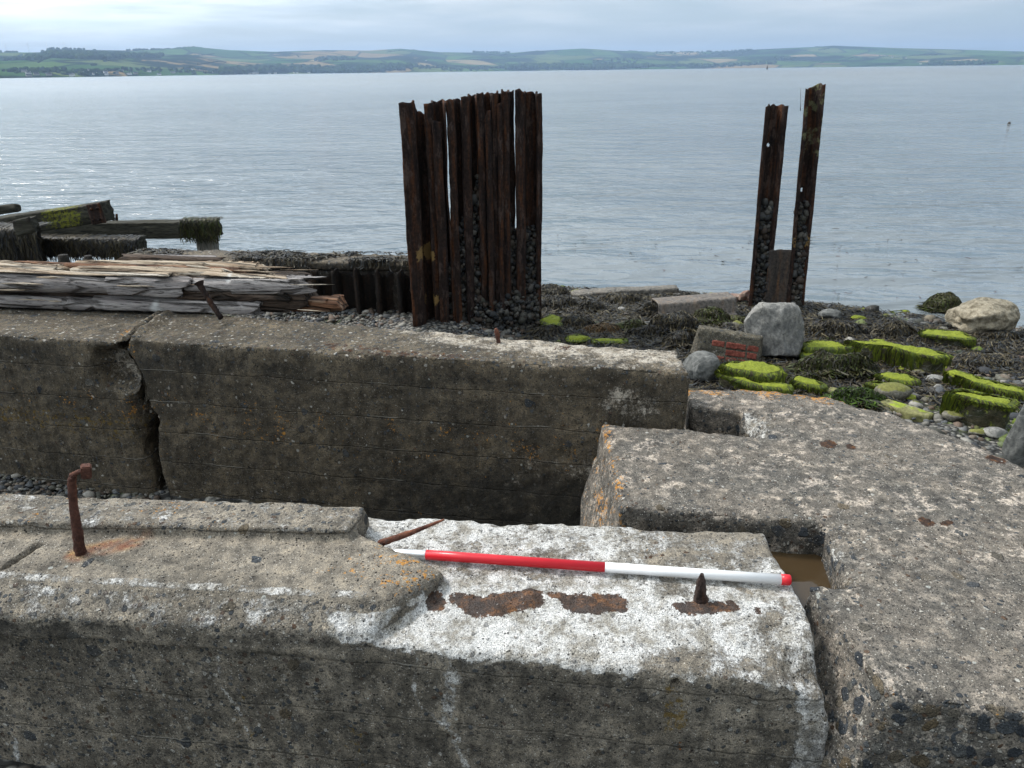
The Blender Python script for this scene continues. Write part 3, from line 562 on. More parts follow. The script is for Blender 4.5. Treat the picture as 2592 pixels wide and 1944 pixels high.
def pile(cols, tops, seed, nm='sheet_pile', rag=.028, dz=.0, amp=.013):
    # cols: (enlarged px, depth offset); x shrinks downwards as in a plumb pile
    pl = [(CL(c, cyd(c)+d)*1.0, cyd(c)+d) for c, d in cols]; s = np.r_[0, np.cumsum(np.hypot(*np.diff(np.array(pl), axis=0).T))]
    tp = [(si/s[-1], ztop_at(c, q)) for si, (c, d), q in zip(s, cols, tops)]
    return plate(nm, clu, M['rust'], .02, plan=pl, zb=-1.95, ztop=tp, seed=seed, rag=rag, amp=amp)
pile([(150, .0), (235, -.015), (335, .0), (350, .20), (470, .22), (478, .02)], [295, 288, 290, 400, 525, 500], 101)
pile([(470, .0), (555, .0), (570, .17), (700, .19), (722, .0)], [305, 305, 285, 290, 330], 102)
pile([(548, -.06), (590, -.07), (668, -.05)], [560, 555, 560], 103, 'broken_plate', .01)
pile([(738, .02), (832, .0), (845, .15), (925, .17), (935, .02)], [285, 290, 300, 285, 330], 104)
pile([(935, .0), (1025, -.01), (1035, .18), (1115, .2), (1125, .04)], [215, 215, 225, 230, 250], 105)
pile([(1130, .0), (1212, .0), (1222, .17), (1310, .19), (1318, .05)], [192, 195, 205, 200, 210], 106)
o_, m_, v_ = pile([(1225, -.05), (1262, -.06), (1302, -.05)], [520, 430, 405], 107, 'torn_strip', .02)
pile([(1320, .0), (1385, .0), (1392, .15), (1448, .16), (1455, .0)], [175, 172, 178, 180, 165], 108)
pile([(1385, -.04), (1445, -.05)], [325, 318], 109, 'torn_strip', .01)
pile([(1452, .0), (1530, -.01), (1538, .12), (1600, .13)], [158, 158, 160, 158], 110)
pile([(1614, .0), (1724, -.01), (1732, .17), (1885, .18), (1893, .0), (1955, -.01)], [150, 150, 185, 185, 190, 190], 111)
for o in clu.children:
    me = o.data; v = verts_of(me); g_ = np.zeros((len(v), 4)); g_[:, 1] = np.maximum(blob(v, V(1080, 637, 9.2), .2, (1, .3, 1)), blob(v, V(1090, 755, 9.2), .17, (1, .3, 1)))*.62*(1+fbm(v*[1, 1, .7], 9, 3, 21)); me.attributes['m1'].data.foreach_set('color', g_.astype(np.float32).ravel())
# pebble crust caked into the troughs
g = np.random.default_rng(12); n_ = 5200; pxs = g.uniform(690, 1900, n_); tt = g.random(n_)**1.5
lim = np.interp(pxs, [690, 820, 1000, 1150, 1300, 1450, 1600, 1800, 1900], [.36, .55, .62, .80, .70, .66, .50, .52, .5]); lim2 = np.where((pxs > 1180) & (pxs < 1480), .95, lim)
hz_ = -1.95+tt*lim2*2.75; dd = g.uniform(.05, .16, n_) - .26*sm(-1.15, -1.7, hz_)*g.random(n_)*sm(900, 1100, pxs)
xs = np.array([CL(a, cyd(a)) for a in pxs])*(1+.0*hz_); c = np.stack([xs, np.array([cyd(a) for a in pxs])+dd, hz_], 1)
rr = g.gamma(2.5, .0065, n_)+.010+.022*sm(-1.2, -1.9, hz_)*g.random(n_)**2
me = pebbles(c, np.minimum(rr, .085), 1, (.6, 1.), PEB*.33, .8, 9, 1); o = tag(link('pebble_crust', me, M['pebble'], clu), kind='stuff')
# backing crust so the trough is not see-through low down
nxx = 90; us = np.linspace(690, 1890, nxx); zs_ = np.linspace(0, 1, 60)
lm_ = np.interp(us, [690, 820, 1000, 1150, 1300, 1450, 1590, 1620, 1800, 1890], [.30, .5, .62, .8, .85, .75, .45, .3, .5, .5])
XX = np.array([CL(a, cyd(a)) for a in us])[None]+0*zs_[:, None]; ZZ = -1.98+zs_[:, None]*lm_[None]*2.7
YY = np.array([cyd(a) for a in us])[None]+.09+.08*zs_[:, None]-.22*sm(.35, .0, zs_)[:, None]
v = np.stack([XX, YY, ZZ], -1).reshape(-1, 3); v[:, 1] += fbm(v, 6, 4, 61)*.05; v[:, 2] += 0
ii = np.arange(60*nxx).reshape(60, nxx); me = mesh_np(v, np.stack([ii[:-1, :-1], ii[:-1, 1:], ii[1:, 1:], ii[1:, :-1]], -1).reshape(-1, 4))
M['crust'] = stone('dark_crust', (.018, .016, .014), (.05, .04, .03), 9., bd=.04); o = link('rust_crust', me, M['crust'], clu); q_ = o.modifiers.new('s', 'SOLIDIFY'); q_.thickness = .05
# --- the pair of tall piles with a web plate
pr_ = empty('sheet_pile_pair', (3.85, 10.9, -1.9), 'two tall leaning rusty piles joined low down by a plate, with holes in them', 'sheet piles')
def pair_pile(xl0, xr0, xl1, xr1, zt_, seed, holes, Y=10.9):
    w0 = xr0-xl0; plan = [(xl0, Y-.10), (xl0+.045, Y-.11), (xl0+.085, Y+.05), (xl0+w0*.72, Y+.06), (xl0+w0*.88, Y-.07), (xr0, Y-.08)]
    o, me, v = plate('sheet_pile', pr_, M['rust'], .018, plan=plan, zb=-2.0, ztop=zt_, seed=seed, rag=.022, holes=[(h[0], h[1], .022) for h in holes], step=.014, zstep=.018, amp=.007)
    lf = (v[:, 2]+1.9)/2.8; s_ = ((xl1-xl0)+(xr1-xr0))/2
    v[:, 0] += 0
    return o, me, v
# plumb piles: base and top columns read off separately, the lean is real
def leaned(o, dx):
    v = verts_of(o.data); v[:, 0] += dx*(v[:, 2]+2.0)/2.9; set_verts(o.data, v)
zA, zB = V(1975, 266, 10.9)[2], V(2060, 212, 10.9)[2]
xa0, xa1 = V(1889, 768, 10.9)[0], V(1932, 266, 10.9)[0]; xb0, xb1 = V(1985, 768, 10.9)[0], V(2035, 212, 10.9)[0]
h1, h2, h3 = V(1943.5, 367, 10.95), V(1921, 574, 10.95), V(2028, 480, 10.95); dxa = xa1-xa0; dxb = xb1-xb0
unl = lambda h, dx: (h[0]-dx*(h[2]+2.0)/2.9, h[2])
wA = V(1990, 266, 10.9)[0]-xa1; wB = V(2087, 212, 10.9)[0]-xb1
oA, mA, vA = pair_pile(xa0, xa0+wA, 0, 0, zA, 201, [unl(h1, dxa), unl(h2, dxa)]); leaned(oA, dxa)
oB, mB, vB = pair_pile(xb0, xb0+wB*.98, 0, 0, [(0, zB-.07), (.25, zB-.10), (.5, zB-.05), (.8, zB), (1, zB)], 202, [unl(h3, dxb)]); leaned(oB, dxb)
v = verts_of(mB); a_ = np.zeros((len(v), 4)); a_[:, 0] = sm(.0, .25, v[:, 2])*.5*sm(1.2, .7, fbm(v, 3, 2, 5)+.2); a_[:, 1] = .55*blob(v, V(2020, 605, 10.95), .25, (1, .2, 1)); mB.attributes['m1'].data.foreach_set('color', a_.astype(np.float32).ravel())
v = verts_of(mA); a_ = np.zeros((len(v), 4)); a_[:, 0] = sm(.5, .75, v[:, 2])*.34; mA.attributes['m1'].data.foreach_set('color', a_.astype(np.float32).ravel())
zw = V(1970, 629, 10.9)[2]; xl, xr = V(1948, 629, 10.9)[0], V(1996, 629, 10.9)[0]
M['plate'] = rust('grey_rust', (.04, .036, .034), (.075, .062, .053), (.22, .10, .035), .68)
o, me, v = plate('web_plate', pr_, M['plate'], .014, plan=[(xl-.03, 10.82), (xl+.03, 10.80), ((xl+xr)/2, 10.84), (xr+.02, 10.80)], zb=-2.0, ztop=zw, seed=206, rag=.006, amp=.006)
v = verts_of(me); v[:, 0] += dxa*.9*(v[:, 2]-zw)/2.9; set_verts(me, v)
g = np.random.default_rng(21); n_ = 700; tt = g.random(n_)**1.15; z_ = -1.98+tt*1.55; sid = g.random(n_) < .5
x_ = np.where(sid, xa0+.085+g.random(n_)*.16+dxa*(z_+2)/2.9, xb0+.075+g.random(n_)*.15+dxb*(z_+2)/2.9)
c = np.stack([x_, 10.90+g.uniform(-.03, .05, n_)-.05*(1-tt), z_], 1); me = pebbles(c, np.minimum(g.gamma(2.5, .008, n_)+.012, .06), 2, (.6, 1.), PEB*.36, .8, 10, 1)
tag(link('pebble_crust', me, M['pebble'], pr_), kind='stuff')
me = tube(polyline([V(2026, 280, 10.9), V(2026.5, 250, 10.9), V(2026, 222, 10.9)], 6), [.006, .003, .002, .002, .0015, .001], 5); link('torn_strip', zatt(me), M['rust'], pr_)
# --- low sheet pile wall with concrete capping
low_ = empty('sheet_pile_wall', (-3.2, 9.9, -1.6), 'low black sheet pile wall with a weedy concrete capping behind the shingle', 'sheet piles')
xs = np.linspace(-5.05, -1.15, 15); g = np.random.default_rng(5)
ywall = lambda x: 9.55+(-1.15-x)*.12
for i in range(14):
    x0, x1 = xs[i], xs[i+1]; y0 = ywall((x0+x1)/2); d_ = x1-x0
    zt_ = -.98-.06*g.random()
    plan = [(x0, y0-.07), (x0+.05, y0-.08), (x0+.085, y0+.10), (x1-.03, y0+.11), (x1, y0-.05)]
    o, me, v = plate('sheet_pile', low_, M['rust_black'], .014, plan=plan, zb=-1.95, ztop=[(0, zt_+.02), (.2, zt_), (.35, zt_-.05-.1*g.random()), (.8, zt_-.05-.1*g.random()), (1, zt_+.01)], seed=300+i, rag=.05, step=.03, zstep=.04, amp=.012)
    a_ = np.zeros((len(v), 4)); a_[:, 1] = .30*(fbm(v, 2.2, 3, 8) > .3); me.attributes['m1'].data.foreach_set('color', a_.astype(np.float32).ravel())
bm = bmesh.new(); z0 = V(600, 652, 10.)[2]
hull(bm, [(-5.1, ywall(-5.1)+.08, z0), (-1.25, ywall(-1.25)+.08, z0-.02), (-5.1, ywall(-5.1)+.62, z0+.01), (-1.25, ywall(-1.25)+.55, z0-.01)]+[(-5.1, ywall(-5.1)+.10, z0-.13), (-1.25, ywall(-1.25)+.10, z0-.15), (-5.1, ywall(-5.1)+.62, z0-.13), (-1.25, ywall(-1.25)+.55, z0-.15)])
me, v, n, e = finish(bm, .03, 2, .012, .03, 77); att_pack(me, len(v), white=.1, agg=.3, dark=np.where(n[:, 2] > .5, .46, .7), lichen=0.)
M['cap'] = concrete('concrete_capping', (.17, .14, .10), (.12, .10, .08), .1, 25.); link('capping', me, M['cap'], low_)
bm = bmesh.new(); hull(bm, [(x_, ywall(x_)+o_, z_) for x_ in (-5.05, -1.2) for o_ in (.12, .5) for z_ in (-2.3, z0-.14)]); me = remesh(bm, .04); v = verts_of(me); set_verts(me, v+norms_of(me)*(fbm(v, 3, 4, 7)*.04)[:, None]); link('rust_crust', me, M['crust'], low_)
# ------------------------------------------------------------------ seaweed strands
WEED = np.array([(.020, .017, .013), (.034, .027, .016), (.014, .013, .014), (.05, .038, .017), (.028, .030, .030), (.075, .062, .035)])
def strands(p, d, H, L, wd, seg_=5, pal=WEED, seed=1, lift=.012, droop=1., curl=1.1, dim=1.):
    g = np.random.default_rng(seed); n = len(p); p = np.asarray(p, float)[:, :2]; ang = np.arctan2(d[:, 1], d[:, 0])+g.normal(0, .35, n)
    L = L*g.uniform(.5, 1.3, n); step = L/seg_; pts = []; cur = p.copy(); lf = lift*g.uniform(.2, 2.2, n); k1 = g.normal(0, curl, n)
    for s in range(seg_+1):
        z = H(cur[:, 0], cur[:, 1])+lf*(1-.75*s/seg_)+.004*g.normal(0, 1, n); pts.append(np.column_stack([cur, z]))
        ang = ang+k1/seg_*1.2+g.normal(0, .22, n); cur = cur+np.stack([np.cos(ang), np.sin(ang)], 1)*step[:, None]
    pts = np.stack(pts, 1)
    if droop > 0:                                    # limit the slope so strands hang instead of stretching
        for s in range(1, seg_+1):
            dv = pts[:, s]-pts[:, s-1]; l = np.linalg.norm(dv, axis=1); f = np.minimum(1, step*1.25/np.maximum(l, 1e-6)); dl = pts[:, s-1]+dv*f[:, None]-pts[:, s]; pts[:, s:] += dl[:, None]
    wv = wd*g.uniform(.6, 1.5, n)[:, None]*np.array([.6, 1., 1., .95, .9, .35])[None, np.linspace(0, 5, seg_+1).round().astype(int)]
    tan = np.gradient(pts, axis=1); side = np.cross(tan, np.column_stack([g.normal(0, .5, n), g.normal(0, .5, n), np.ones(n)])[:, None]); side /= np.maximum(np.linalg.norm(side, axis=2, keepdims=True), 1e-6)
    a = pts-side*wv[..., None]*.5; b = pts+side*wv[..., None]*.5; v = np.stack([a, b], 2).reshape(-1, 3); k = 2*(seg_+1)
    q = np.array([[2*s, 2*s+1, 2*s+3, 2*s+2] for s in range(seg_)]); f = (q[None]+(np.arange(n)*k)[:, None, None]).reshape(-1, 4)
    me = mesh_np(v, f); c = pal[g.integers(0, len(pal), n)]*g.uniform(.6, 1.5, (n, 1))*dim; attr(me, 'col', np.concatenate([np.repeat(c, k, 0), np.ones((n*k, 1))], 1)); return me
def mound_H(c, rx, ry, h, rot, seed):
    ca, sa = math.cos(rot), math.sin(rot)
    def H(x, y):
        dx, dy = x-c[0], y-c[1]; u = (dx*ca+dy*sa)/rx; w_ = (-dx*sa+dy*ca)/ry; q = np.sqrt(u*u+w_*w_)
        prof = np.clip(1-q**2.6, 0, 1)**.55
        return zbeach(x, y)+h*prof*(1+.25*fbm(np.stack([x, y, 0*x+seed], 1), 5, 2, seed))
    return H
def weed_mound(px, py, wpx, h, asp, label, seed, dens=1., pal=WEED, dim=1., rot=0., Lm=.22):
    b = B(px, py); dist = np.dot(b-CAM, fw); rx = wpx*dist/F_PX; ry = rx*asp; rx *= 1.15; h *= .72; H = mound_H(b, rx, ry, h, rot, seed)
    g = np.random.default_rng(seed); root = empty('seaweed_mound', b, label, 'seaweed', 'seaweed heaped over the beach rocks')
    k = 22; gx, gy = np.meshgrid(np.linspace(-1.25, 1.25, k), np.linspace(-1.25, 1.25, k)); X = b[0]+gx*rx; Y = b[1]+gy*ry
    P = np.stack([X.ravel(), Y.ravel(), H(X.ravel(), Y.ravel())-.025], 1); ii = np.arange(k*k).reshape(k, k)
    link('rock', mesh_np(P, np.stack([ii[:-1, :-1], ii[:-1, 1:], ii[1:, 1:], ii[1:, :-1]], -1).reshape(-1, 4)), M['rock_weed'], root)
    n = int(min(5200, 1900*dens*(rx*ry*4+.12)/.26)); r_ = np.sqrt(g.random(n))*1.02; a_ = g.uniform(0, 6.283, n)
    p = np.stack([b[0]+r_*np.cos(a_)*rx, b[1]+r_*np.sin(a_)*ry], 1); d = (p-b[:2])/np.maximum(np.linalg.norm(p-b[:2], axis=1), .02)[:, None]*.7+g.normal(0, .55, p.shape); d[:, 1] -= .35
    link('fronds', strands(p, d, H, Lm*.8, .0115, 5, pal, seed, .022, curl=2.2, dim=dim), M['weed'], root); return root
BR = np.array([(.06, .036, .016), (.09, .05, .02), (.04, .028, .014), (.12, .08, .035)])
OL = np.array([(.035, .032, .012), (.06, .055, .018), (.022, .02, .012), (.05, .065, .01)])
ms = [(z7(110, 250), 45, .16, .9, 'dark seaweed heap touching the foot of the tall pile row', 1., WEED, 1.),
 (z7(190, 375), 45, .18, .8, 'seaweed clump between the pile row and the hollow steel beam', 1., WEED, .8),
 (z7(500, 410), 32, .17, .8, 'small black seaweed tuft left of the pale pebbles', 1., WEED, .7),
 (z7(760, 330), 52, .16, .7, 'seaweed heap in front of the long pale beam', 1., WEED, 1.1),
 (z7(370, 560), 42, .20, .7, 'seaweed lump beside the reddish brown weed', 1., WEED, 1.),
 (z7(100, 640), 36, .18, .8, 'black seaweed lump at the right edge of the rusty pile row', 1., WEED, .7),
 (z7(600, 610), 42, .12, .6, 'reddish brown weed mat among black seaweed', 1., BR, 1.),
 (z7(860, 590), 42, .15, .6, 'brownish weed lump left of the largest seaweed mound', 1., OL, .9),
 (z7(1080, 450), 26, .24, .8, 'seaweed lump hanging under the hollow end of the steel beam', 1., WEED, .7),
 (z7(1280, 620), 62, .34, .75, 'largest rounded seaweed mound left of the brick block', 1.1, WEED, 1.2),
 (z7(1620, 520), 44, .27, .7, 'shaggy seaweed hump left of the big grey boulder', 1., OL, .9),
 (z7(1330, 760), 44, .22, .8, 'seaweed heap just behind the dark wall end, below the brick block', 1., WEED, .9),
 (z7(1020, 650), 48, .15, .4, 'low strip of black seaweed right of the thin green slab', 1., WEED, .6),
 (z7(1850, 520), 30, .10, .8, 'thin brown weed patch at the left foot of the grey boulder', 1., OL, 1.4),
 (z8(430, 560), 85, .24, .5, 'long seaweed bank right of the big grey boulder', 1., WEED, 1.1),
 (z8(960, 580), 60, .22, .6, 'seaweed hump at the right end of the long bank', 1., WEED, .9),
 (z8(1290, 640), 42, .14, .6, 'seaweed tuft above the longest green slab', 1., WEED, 1.2),
 (z8(450, 940), 98, .34, .38, 'thick seaweed curtain on a block below the grey boulder', 1.3, OL, .7),
 (z8(870, 790), 55, .25, .6, 'seaweed drape hanging over the middle of the longest green slab', 1.1, WEED, 1.),
 (z8(1780, 850), 75, .15, .55, 'wide grey seaweed spread right of the longest green slab', 1., WEED, 1.5),
 (z8(1900, 680), 50, .10, .6, 'seaweed patch below the barnacled rock', 1., WEED, 1.2),
 (z8(1980, 600), 45, .12, .5, 'seaweed fringe at the foot of the barnacled rock', 1., WEED, .9),
 (z8(150, 1030), 42, .16, .5, 'green and black weed lump at the edge of the concrete slab', 1., OL, .8),
 (z8(650, 1210), 68, .20, .35, 'green weedy lump along the far edge of the concrete slab', 1., np.array([(.03, .05, .006), (.05, .09, .008), (.02, .02, .012)]), 1.),
 (z8(1440, 360), 44, .36, .8, 'seaweed covered boulder at the water edge', 1.2, OL, .9)]
for i, (p_, w_, h, asp, lab, dn, pal, dim) in enumerate(ms): weed_mound(p_[0], p_[1], w_, h, asp, lab, 400+i, dn, pal, dim)
g = np.random.default_rng(31); p = scatter(64000, .2, 8.5, 6.4, 12.2, g); q = np.column_stack([p, 0*p[:, 0]])
sel = (fbm(q, .8, 3, 12)+.55*sm(5.5, 3.0, p[:, 0]) > -.28) & (zbeach(p[:, 0], p[:, 1]) > -2.02); p = p[sel][:42000]
d = g.normal(0, 1, p.shape); d[:, 1] -= .4
me = strands(p, d, lambda x, y: zbeach(x, y)+.02, .17, .0115, 5, WEED, 33, .028, curl=2.2); tag(link('seaweed', me, M['weed']), 'dark bladderwrack strewn over the shingle', 'seaweed', kind='stuff')
g = np.random.default_rng(61); n_ = 5200; x_ = g.uniform(-5.1, -1.2, n_); y_ = ywall(x_)+.08+g.random(n_)**1.6*.45; k_ = fbm(np.stack([x_, y_*2, 0*x_], 1), 2.2, 3, 62)+.5*(g.random(n_)-.5) > .0
p = np.stack([x_, y_], 1)[k_]; d = g.normal(0, 1, p.shape); me = strands(p, d, lambda x, y: np.full(len(x), z0)+0*x+.0-.22*sm(.06, .0, y-ywall(x)), .14, .014, 5, WEED, 63, .014, curl=1., dim=.7); tag(link('capping_weed', me, M['weed'], low_), kind='stuff')
# ------------------------------------------------------------------ mossy slabs, boulders, bricks
def px_slab(name, pts, conv, th, mat, label, cat, seed, vox=.022, amp=.016, group=None, sl=(0, 0), drop=.25):
    c = np.mean(pts, 0); q = conv(*c); b = B(*q); z = b[2]+th
    ring = [G(*conv(*p), z) for p in pts]
    ring = [r+[0, 0, sl[0]*(r[0]-b[0])+sl[1]*(r[1]-b[1])] for r in ring]
    bm = bmesh.new(); prism(bm, ring, [(r[0], r[1], b[2]-drop) for r in ring]); me = remesh(bm, vox); v = smooth_np(me, verts_of(me), 2); set_verts(me, v); n = norms_of(me)
    v = v+n*(fbm(v, 5, 4, seed)*amp*1.6+fbm(v, 22, 3, seed+1)*amp*.6+fbm(v, 70, 2, seed+2)*amp*.25)[:, None]; set_verts(me, v)
    o = tag(link(name, me, M[mat]), label, cat, group)
    if mat == 'moss':
        g = np.random.default_rng(seed+7); P_ = []; k = len(ring); n_ = int(min(900, 160+2200*np.linalg.norm(np.ptp(np.array(ring), axis=0)[:2])*th*2))
        e_ = [(i, (i+1) % k) for i in range(k)]; ln_ = np.array([np.linalg.norm(ring[j][:2]-ring[i][:2])*(.15+((ring[i][1]+ring[j][1])/2 < b[1]+.02)) for i, j in e_]); pick = g.choice(k, n_, p=ln_/ln_.sum()); u_ = g.random(n_)
        r_ = np.array(ring); p_ = r_[pick]*(1-u_)[:, None]+r_[(pick+1) % k]*u_[:, None]; ctr = r_.mean(0); out = p_[:, :2]-ctr[:2]; out /= np.linalg.norm(out, axis=1)[:, None]; out[:, 1] -= .5
        ln2 = th*g.uniform(.2, 1.05, n_)*np.clip(.75+fbm(p_, 3, 2, seed)*1.2, .15, 1.4); S_ = 5; pts_ = []
        for s in range(S_+1):
            f = s/S_; pts_.append(np.column_stack([p_[:, 0]+out[:, 0]*(-.03+.05*min(1, f*2.5))+g.normal(0, .01, n_), p_[:, 1]+out[:, 1]*(-.03+.05*min(1, f*2.5)), p_[:, 2]-.012+.012*math.sin(min(1, f*2.5)*3.14)-np.maximum(f-.3, 0)/.7*ln2]))
        pts_ = np.stack(pts_, 1); w_ = .0055*g.uniform(.5, 1.6, n_)[:, None]*np.array([.8, 1, 1, .9, .7, .3])[None]; a = pts_.copy(); c2_ = pts_.copy(); a[..., 0] -= w_; c2_[..., 0] += w_; v = np.stack([a, c2_], 2).reshape(-1, 3)
        q = np.array([[2*s, 2*s+1, 2*s+3, 2*s+2] for s in range(S_)]); me2 = mesh_np(v, (q[None]+(np.arange(n_)*12)[:, None, None]).reshape(-1, 4)); pal = np.array([(.10, .125, .010), (.07, .095, .010), (.13, .155, .012), (.05, .07, .012), (.035, .03, .012)])
        attr(me2, 'col', np.concatenate([np.repeat(pal[g.integers(0, 5, n_)]*g.uniform(.6, 1.4, (n_, 1)), 12, 0), np.ones((n_*12, 1))], 1)); tag(link('trailing_algae', me2, M['weed'], o), kind='stuff')
    return o
GS = 'green algae covered slabs on the beach'
for i, (pts, cv, th, mat, lab, sl_) in enumerate([
 ([(155, 615), (250, 590), (420, 598), (610, 650), (440, 660), (200, 662)], z8, .26, 'moss', 'bright green slab touching the right side of the big boulder', (0, 0)),
 ([(150, 690), (250, 668), (460, 655), (625, 685), (500, 725), (300, 745), (160, 735)], z8, .16, 'moss', 'lower bright green slab in front of the one beside the boulder', (0, 0)),
 ([(560, 590), (690, 600), (880, 595), (1100, 645), (1350, 680), (1515, 728), (1370, 745), (1190, 712), (960, 645), (700, 625)], z8, .32, 'moss', 'longest bright green slab lying in the middle of the beach', (0, 0)),
 ([(1245, 500), (1330, 488), (1620, 508), (1742, 570), (1650, 574), (1440, 552), (1260, 530)], z8, .22, 'moss', 'flat green slab left of the barnacled rock', (0, 0)),
 ([(1490, 880), (1560, 866), (1900, 965), (2250, 1050), (2200, 1085), (1950, 1040), (1700, 965)], z8, .20, 'moss', 'narrow green kerb-like slab above the squat mossy block', (0, 0)),
 ([(1485, 1075), (1620, 1040), (1900, 1095), (2130, 1150), (2085, 1200), (1800, 1150), (1640, 1110)], z8, .34, 'moss', 'squat mossy block with trailing green weed near the right edge', (0, 0)),
 ([(828, 905), (930, 892), (1100, 903), (1225, 960), (1160, 980), (1000, 962)], z8, .15, 'moss', 'small pale green slab among grey pebbles', (0, 0)),
 ([(745, 988), (830, 968), (920, 990), (860, 1003)], z8, .14, 'moss', 'smallest green topped stone block left of the rounded cobbles', (0, 0)),
 ([(360, 1050), (400, 1018), (620, 1055), (900, 1118), (1395, 1272), (1330, 1305), (1150, 1272), (930, 1190), (700, 1130)], z8, .10, 'olive', 'smooth olive slab lying flat behind the round-ended concrete', (0, 0)),
 ([(60, 960), (100, 930), (260, 958), (362, 1012), (300, 1020), (120, 985)], z8, .16, 'moss', 'small green slab draped with weed at the concrete slab edge', (0, 0)),
 ([(340, 402), (420, 410), (660, 448), (600, 460), (420, 430)], z8, .10, 'moss', 'thin green slab behind the long seaweed bank', (0, 0)),
 ([(965, 322), (1110, 308), (1140, 325), (1000, 338)], z8, .10, 'moss', 'little green slab near the water left of the seaweed boulder', (0, 0)),
 ([(40, 470), (130, 425), (222, 450), (220, 510), (90, 512)], z7, .14, 'moss', 'green slab at the right foot of the tall pile row', (0, 0)),
 ([(285, 625), (380, 605), (475, 640), (400, 665), (300, 662)], z7, .14, 'moss', 'green stone just beyond the dark wall top', (0, 0)),
 ([(520, 652), (820, 648), (822, 672), (540, 676)], z7, .12, 'moss', 'thin straight green slab just beyond the dark wall top', (0, 0)),
 ([(1725, 890), (1800, 862), (2100, 872), (2250, 905), (2290, 950), (2150, 985), (1950, 950), (1800, 928)], z7, .30, 'moss', 'thick bright green slab in front of the brick block', (0, 0)),
 ([(1680, 935), (1760, 940), (2000, 1010), (2350, 1080), (2350, 1115), (2100, 1095), (1700, 985)], z7, .20, 'moss', 'sloping green slab between the brick block and the round concrete', (0, 0))]):
    px_slab('mossy_slab', pts, cv, th, mat, lab, 'slab', 500+i*5, .02 if i != 8 else .016, .016 if mat == 'moss' else .004, GS, sl_)
def boulder(px, py, wpx, hpx, label, mat, seed, asp=.9, facets=9, sub=4, cat='boulder', bump=.12, dz=0., name='boulder', group=None, sharp=1.):
    b = B(px, py); s = np.dot(b-CAM, fw)/F_PX; w_, h = wpx*s/2, hpx*s/2*1.04
    v, f = ICO[sub]; v = v.copy(); g = np.random.default_rng(seed)
    for _ in range(facets):
        d = g.normal(0, 1, 3); d /= np.linalg.norm(d); k = g.uniform(.62, .88); q = v@d; v = v-np.maximum(q-k, 0)[:, None]*d*sharp
    v = v*(1+bump*fbm(v, 1.4, 3, seed)+.045*fbm(v, 4, 5, seed+1)+(.012*fbm(v, 16, 3, seed+2) if sub > 3 else 0))[:, None]; v = v-(v.max(0)+v.min(0))/2; v = v/np.maximum(v.max(0), 1e-3)
    ro = g.uniform(-.3, .3); v = v*[w_, w_*asp, h]; x, y = v[:, 0].copy(), v[:, 1].copy(); v[:, 0] = x*math.cos(ro)-y*math.sin(ro); v[:, 1] = x*math.sin(ro)+y*math.cos(ro)
    v = v+[b[0], b[1]+w_*asp*.6, b[2]+h*.86+dz]; me = mesh_np(v, f)
    return tag(link(name, me, M[mat]), label, cat, group)
boulder(1963, 917, 158, 158, 'big pale grey boulder in front of the pair of leaning piles', 'boulder', 603, .8, 12, 5)
boulder(1776, 972, 92, 78, 'rounded dark grey boulder behind the right end of the dark wall', 'boulder_dark', 607, .9, 5, 5, bump=.08)
boulder(1992+1905/3.687, 700+565/3.687, 178, 92, 'pale barnacled boulder at the waterline on the right', 'barnacle', 618, .8, 3, 5, bump=.22)
boulder(1992+415/3.687, 700+420/3.687, 62, 30, 'small dark stone behind the long seaweed bank', 'boulder_dark', 613, .7, 4)
boulder(2592, 1195, 92, 205, 'dark rough boulder cut by the right edge of the view', 'boulder_dark', 617, .9, 9, 5)
boulder(*z7(1025, 585), 30, 26, 'smooth grey stone poking out beside the largest seaweed mound', 'boulder', 619, .8, 3)
boulder(*z7(785, 410), 22, 14, 'little grey stone in the middle of the seaweed', 'boulder', 621, .8, 3)
boulder(*z7(20, 405), 34, 34, 'weedy stone against the right foot of the pile row', 'rock_weed', 623, .9, 6)
boulder(*z8(2160, 400), 24, 10, 'low stone in the shallow water at the right edge', 'cobble_green', 625, .7, 3)
CG = 'rounded stones among the shingle'
for i, (x, y, w_, h, lab) in enumerate([(1255, 935, 42, 20, 'olive rounded stone below the end of the longest green slab'), (1385, 1010, 54, 22, 'flat pale olive stone in the pebble patch'), (1010, 1165, 90, 42, 'largest rounded stone behind the olive slab'),
    (770, 1092, 36, 18, 'grey rounded stone touching the olive slab'), (1410, 1100, 30, 26, 'upright greenish stone in the middle of the pebbles'), (1605, 1370, 76, 32, 'green capped oval stone in front of the squat mossy block'),
    (1790, 1500, 46, 18, 'flat stone near the dark boulder at the right edge'), (1960, 1510, 60, 24, 'angular grey stone beside the dark boulder at the right edge'), (1350, 1180, 40, 14, 'flat grey stone left of the squat mossy block'),
    (1960, 1105, 32, 18, 'dark oval stone under the narrow green slab'), (1560, 985, 34, 12, 'flat light stone left of the narrow green slab'), (1490, 615, 26, 20, 'grey stone above the right end of the longest green slab')]):
    boulder(*z8(x, y), w_, h, lab, 'cobble_green' if i % 3 != 1 else 'boulder', 640+i, .75, 3, 3, 'stone', .1, name='stone', group=CG)
g = np.random.default_rng(77)
